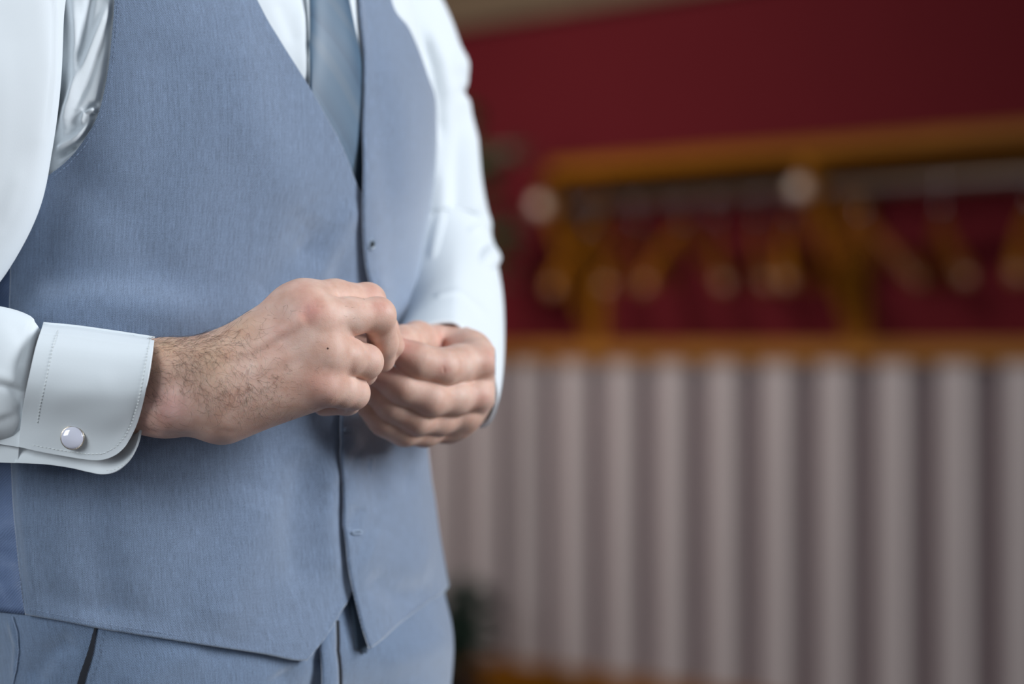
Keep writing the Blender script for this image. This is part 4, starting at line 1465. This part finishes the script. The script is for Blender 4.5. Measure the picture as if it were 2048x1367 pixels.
def skin_material():
    m, nt, b = nodes('skin')
    at = N(nt, 'ShaderNodeAttribute', attribute_name='tone')
    geo = N(nt, 'ShaderNodeTexCoord')
    n1 = N(nt, 'ShaderNodeTexNoise'); n1.inputs['Scale'].default_value = 90; n1.inputs['Detail'].default_value = 4
    n2 = N(nt, 'ShaderNodeTexNoise'); n2.inputs['Scale'].default_value = 700; n2.inputs['Detail'].default_value = 2
    vo = N(nt, 'ShaderNodeTexVoronoi'); vo.inputs['Scale'].default_value = 1100
    for n_ in (n1, n2, vo): nt.links.new(geo.outputs['Object'], n_.inputs['Vector'])
    mx = N(nt, 'ShaderNodeMix', data_type='RGBA', blend_type='MULTIPLY'); mx.inputs[0].default_value = 1.0
    cr = N(nt, 'ShaderNodeValToRGB')
    cr.color_ramp.elements[0].position = 0.3; cr.color_ramp.elements[0].color = (0.90, 0.80, 0.76, 1)
    cr.color_ramp.elements[1].position = 0.7; cr.color_ramp.elements[1].color = (1.06, 1.08, 1.08, 1)
    nt.links.new(n1.outputs['Fac'], cr.inputs[0])
    nt.links.new(at.outputs['Color'], mx.inputs[6]); nt.links.new(cr.outputs[0], mx.inputs[7])
    nt.links.new(mx.outputs[2], b.inputs['Base Color'])
    b.inputs['Roughness'].default_value = 0.52
    b.inputs['Specular IOR Level'].default_value = 0.35
    b.inputs['Subsurface Weight'].default_value = 0.35
    b.inputs['Subsurface Radius'].default_value = (1.0, 0.35, 0.18)
    b.inputs['Subsurface Scale'].default_value = 0.004
    bp = N(nt, 'ShaderNodeBump'); bp.inputs['Strength'].default_value = 0.32; bp.inputs['Distance'].default_value = 0.0002
    h_ = math_n(nt, 'ADD', vo.outputs['Distance'], math_n(nt, 'MULTIPLY', n2.outputs['Fac'], 1.2))
    nt.links.new(h_, bp.inputs['Height']); nt.links.new(bp.outputs[0], b.inputs['Normal'])
    return m


M['skin'] = skin_material()
body = new_mesh('body', V, Fq, M['skin'], person)
# flip if the nets came inside out
mid = body.data.polygons[100]
allN = np.vstack([nr_, nl, nb_])
if Vector(allN[mid.vertices[0]]).dot(mid.normal) < 0: body.data.flip_normals()

# skin tone of each place: redder knuckles, fingertips and heel of the hand, sallower wrist
base_c = np.array([0.71, 0.472, 0.382])
red = np.array([0.66, 0.28, 0.235]); pink = np.array([0.70, 0.42, 0.385]); sallow = np.array([0.60, 0.40, 0.265]); pale = np.array([0.80, 0.62, 0.54])
col = np.tile(base_c, (len(V), 1))
spots = [((622, 622, 1.574), .0085, red, .75), ((600, 590, 1.585), .010, red, .25), ((760, 612, 1.600), .007, red, .45), ((742, 590, 1.625), .007, red, .35), ((735, 715, 1.606), .006, pink, .5),
         ((640, 770, 1.58), .014, red, .32), ((700, 780, 1.606), .007, pink, .5), ((340, 815, 1.566), .014, pink, .85), ((640, 800, 1.586), .008, red, .20), ((560, 665, 1.57), .016, pink, .3),
         ((330, 700, 1.575), .014, sallow, .8), ((420, 720, 1.568), .018, sallow, .7), ((480, 650, 1.575), .014, sallow, .5), ((500, 740, 1.568), .012, pale, .5), ((600, 690, 1.572), .010, pale, .4),
         ((690, 640, 1.59), .010, pale, .3), ((700, 770, 1.60), .008, pale, .3), ((450, 850, 1.585), .012, red, .20), ((300, 850, 1.575), .010, red, .25),
         ((798, 690, 1.668), .012, red, .7), ((760, 750, 1.675), .011, red, .45), ((885, 735, 1.678), .006, red, .55), ((845, 805, 1.68), .007, red, .35), ((975, 722, 1.712), .008, red, .4),
         ((960, 795, 1.71), .008, red, .4), ((878, 688, 1.735), .012, red, .45), ((790, 675, 1.69), .008, red, .35), ((920, 790, 1.70), .008, pale, .5), ((930, 725, 1.70), .008, pale, .3),
         ((815, 850, 1.685), .006, red, .2), ((640, 790, 1.63), .012, red, .4), ((700, 690, 1.66), .02, red, .35)]
nh = len(vr) + len(vl)
for c, r, cc_, a in spots:
    q = P(*c)
    w = a * np.exp(-(((V[:nh] - q) ** 2).sum(1)) / (r * r))
    col[:nh] += (cc_ - col[:nh]) * w[:, None]
w = 0.95 * np.exp(-(((V[:nh] - P(658, 697, 1.5725)) ** 2).sum(1)) / (.00055 ** 2))     # the small mole
m_ = np.sqrt(((V[:nh] - P(658, 697, 1.5725)) ** 2).sum(1))
colat = body.data.color_attributes.new('tone', 'FLOAT_COLOR', 'POINT')
colat.data.foreach_set('color', np.hstack([col, np.ones((len(col), 1))]).astype(np.float32).ravel())


def front_point(V_, px, py):
    a, b = proj(V_)
    m = np.hypot(a - px, b - py) < 2.5
    i = np.argwhere(m)[:, 0]
    if len(i) == 0: return None
    return i[np.argmin(V_[i, 1])]


# mole
i = front_point(vr, 658, 697)
if i is not None:
    ball('mole', vr[i], 0.00065, plain('mole_brown', (0.10, 0.045, 0.03), 0.7), body, (1, .5, 1), 10)

# ---- hair on the right wrist and the back of the hand
rng = np.random.default_rng(7)
pxv, pyv = proj(vr)
facing = (nr_ * (np.array([0, 0, H]) - vr)).sum(1)
dens = np.zeros(len(vr))
def blob(cx_, cy_, rx, ry, a):
    return a * np.exp(-((pxv - cx_) / rx) ** 2 - ((pyv - cy_) / ry) ** 2)
dens += blob(340, 725, 80, 50, .75) + blob(400, 745, 70, 50, .9) + blob(430, 690, 60, 26, .8) + blob(500, 790, 70, 30, 1.0) + blob(440, 790, 50, 30, .6) + blob(300, 790, 40, 60, .45) \
    + blob(540, 740, 60, 40, .45) + blob(480, 650, 50, 30, .30) + blob(560, 620, 40, 20, .10) + blob(380, 690, 90, 18, 1.0)
dens += blob(700, 615, 40, 14, .12)
dens *= (facing > -0.15) & (pxv < 740)
dens = dens / dens.sum()
NH = 1150
pick = rng.choice(len(vr), NH, replace=False, p=dens)
hv, hf = [], []
for idx in pick:
    p0 = vr[idx]; n0 = nr_[idx]
    x, y = pxv[idx], pyv[idx]
    # lie of the hair: along the wrist it sweeps down and towards the fingers
    base_ang = np.interp(x, [280, 360, 440, 520, 640, 740], [-20, -50, -62, -60, -35, -10]) + rng.normal(0, 26)
    if y < 715 and x < 470: base_ang = rng.normal(-30, 40) if y > 695 else rng.normal(15, 40)
    a = math.radians(base_ang)
    L = rng.uniform(0.0035, 0.0115) * (0.5 if x > 530 else 1.0) * (0.6 if x > 640 else 1)
    dirv = np.array([math.cos(a), 0, math.sin(a)])
    dirv -= n0 * dirv.dot(n0); dirv /= np.linalg.norm(dirv) + 1e-9
    side = np.cross(n0, dirv)
    bend = rng.normal(0, 0.85)
    pts = []
    lift = rng.uniform(.08, .30)
    for k in range(6):
        t = k / 5
        pts.append(p0 + dirv * L * t + side * bend * L * t * t * .7 + n0 * (0.0001 + L * lift * math.sin(t * 2.6) * .55))
    r0 = rng.uniform(0.00004, 0.000075)
    v, f = tube(pts, np.linspace(r0, r0 * .35, 6), 3, cap=False)
    o_ = len(hv)
    hv.extend(v); hf.extend([tuple(i + o_ for i in g_) for g_ in f])
M['hair'] = plain('arm_hair', (0.085, 0.045, 0.026), 0.5)
hair = new_mesh('arm_hair', hv, hf, M['hair'], body)
hair['kind'] = 'stuff'

# head hair cap and shoes
bm = bmesh.new()
bmesh.ops.create_uvsphere(bm, u_segments=40, v_segments=24, radius=1.0)
Rh = np.array([[SD[0], FD[0], 0], [SD[1], FD[1], 0], [0, 0, 1]])
for v in bm.verts:
    x, y, z = v.co
    k = 1 + 0.02 * math.sin(x * 30) * math.sin(z * 22)
    l = np.array([.080 * x * k, .098 * y * k - .016, .106 * z * k + .008])
    v.co = Vector(q3(0, 0, 1.67) + Rh @ l)
geom = [v for v in bm.verts if (Vector(v.co) - Vector(q3(0, 0, 1.67))).dot(Vector((FD[0], FD[1], 0))) > 0.045 and v.co.z < 1.725 or v.co.z < 1.60]
bmesh.ops.delete(bm, geom=geom, context='VERTS')
bm_obj('hair', bm, plain('dark_hair', (0.03, 0.018, 0.012), 0.6, noise=.3, nscale=200), body, True)
for sg in (-1, 1):
    c_ = q3(.030 * sg, .0765, 1.662)
    ball('eye', c_, 0.0095, plain('eye_white', (0.8, 0.79, 0.77), 0.15), body, (1, 1, .62), 16)
    ball('iris', c_ + np.array([FD[0], FD[1], 0]) * 0.0062, 0.0046, plain('brown_iris', (0.05, 0.025, 0.012), 0.1), body, (1, 1, 1), 12)
for sg in (-1, 1):
    heel = q3(.13 * sg, -.08, .05); toe = q3(.135 * sg, .16, .035)
    v, f = tube([heel, heel * .7 + toe * .3, heel * .35 + toe * .65, toe], [.040, .046, .047, .034], 20)
    v = [np.array([a[0], a[1], max(0.0, a[2])]) for a in v]
    new_mesh('shoe', v, f, M['shoe'], person)
# ------------------------------------------------------------------ two plants by the wall, left of the coat rack
M['leaf'] = plain('dark_green_leaf', (0.040, 0.062, 0.020), 0.4, noise=0.35, nscale=12)
M['leaf_cool'] = plain('blue_green_leaf', (0.030, 0.060, 0.040), 0.4, noise=0.35, nscale=12)
M['stem'] = plain('brown_stem', (0.06, 0.035, 0.02), 0.8)
M['pot'] = plain('dark_glazed_pot', (0.03, 0.018, 0.015), 0.35)
M['soil'] = plain('potting_soil', (0.02, 0.012, 0.008), 1.0, bump=0.004, nscale=60)


def leaf_vf(base, tip, width, sag, n=7):
    base = np.array(base, float); tip = np.array(tip, float)
    d = tip - base; L = np.linalg.norm(d)
    side = np.cross(d, [0, 0, 1.0]); side /= np.linalg.norm(side) + 1e-9
    up = np.cross(side, d); up /= np.linalg.norm(up)
    V, Fc = [], []
    for i in range(n):
        t = i / (n - 1)
        c = base + d * t + up * (sag * L * 4 * t * (1 - t))
        w = width * math.sin(math.pi * min(1, t * 0.93 + 0.06)) ** 0.8
        V += [c - side * w, c + up * w * -0.25, c + side * w, c + up * (w * -0.25 - 0.0012)]
    for i in range(n - 1):
        a = i * 4; b = a + 4
        Fc += [(a, a + 1, b + 1, b), (a + 1, a + 2, b + 2, b + 1), (a + 2, a + 3, b + 3, b + 2), (a + 3, a, b, b + 3)]
    return V, Fc


def plant(name, label, pos, stems, leafmat, pot_h=0.26, pot_r=0.15, seed=1, leaf=(0.13, 0.028), count=16, spread=.45):
    rnd = random.Random(seed)
    root = empty(name, tuple(pos))
    tag(root, label, 'plant')
    pos = np.array(pos, float)
    prof = [(0.0, 0.0), (pot_r * .72, 0.0), (pot_r * .78, 0.02), (pot_r * .98, pot_h * .92), (pot_r * 1.06, pot_h * .93), (pot_r * 1.06, pot_h), (pot_r * .95, pot_h), (pot_r * .92, pot_h * .88)]
    V, Fc = [], []
    for r, h in prof:
        for k in range(32):
            a = 2 * math.pi * k / 32
            V.append((pos[0] + r * math.cos(a), pos[1] + r * math.sin(a), h))
    for i in range(len(prof) - 1):
        for k in range(32):
            Fc.append((i * 32 + k, i * 32 + (k + 1) % 32, (i + 1) * 32 + (k + 1) % 32, (i + 1) * 32 + k))
    new_mesh('pot', V, Fc, M['pot'], root)
    bm = bmesh.new(); bmesh.ops.create_circle(bm, cap_ends=True, segments=32, radius=pot_r * .93)
    bmesh.ops.translate(bm, vec=(pos[0], pos[1], pot_h * .9), verts=bm.verts)
    bm_obj('soil', bm, M['soil'], root)
    for st in stems:
        pts = spline([pos + np.array([0, 0, pot_h * .85])] + [np.array(q, float) for q in st], 30)
        v, f = tube(pts, np.linspace(.009, .004, 30), 8)
        s_ob = new_mesh('stem', v, f, M['stem'], root)
        for k in range(count):
            t = rnd.uniform(spread, 1.0)
            b = pts[int(t * 29)]
            az = rnd.uniform(0, 2 * math.pi); el = rnd.uniform(-.5, .7)
            L = leaf[0] * rnd.uniform(.7, 1.25)
            tip = b + L * np.array([math.cos(az) * math.cos(el), math.sin(az) * math.cos(el), math.sin(el)])
            v, f = leaf_vf(b, tip, leaf[1] * rnd.uniform(.8, 1.2), rnd.uniform(.02, .12))
            new_mesh('leaf', v, f, leafmat, root)
    return root


def wp(px, py, d): return P(px, py, d)


c = P(800, 1500, 7.0)
plant('potted_rubber_plant', 'tall potted plant whose dark leaves show beside his shoulder, left of the shelf', (c[0], c[1], 0.0),
      [[wp(835, 900, 7.0), wp(870, 480, 7.0), wp(960, 330, 6.95), wp(1035, 285, 6.95)],
       [wp(825, 900, 7.0), wp(840, 480, 7.0), wp(900, 290, 7.0), wp(975, 225, 7.0)],
       [wp(815, 950, 7.0), wp(820, 500, 7.0), wp(880, 330, 7.0), wp(965, 330, 7.0), wp(1000, 440, 7.05), wp(995, 600, 7.05)]], M['leaf'], seed=3, leaf=(0.085, 0.034), count=34, spread=.78)
c = P(915, 1500, 6.9)
plant('potted_bush', 'low dark green potted plant by the baseboard beside his hip', (c[0], c[1], 0.0),
      [[wp(910, 1300, 6.9), wp(925, 1160, 6.9)], [wp(925, 1320, 6.9), wp(965, 1190, 6.85)], [wp(905, 1300, 6.9), wp(885, 1170, 6.9)],
       [wp(925, 1330, 6.85), wp(960, 1270, 6.8)], [wp(900, 1330, 6.9), wp(880, 1290, 6.9)]], M['leaf_cool'], pot_h=0.14, pot_r=0.08, seed=8, leaf=(0.085, 0.028), count=26, spread=.4)
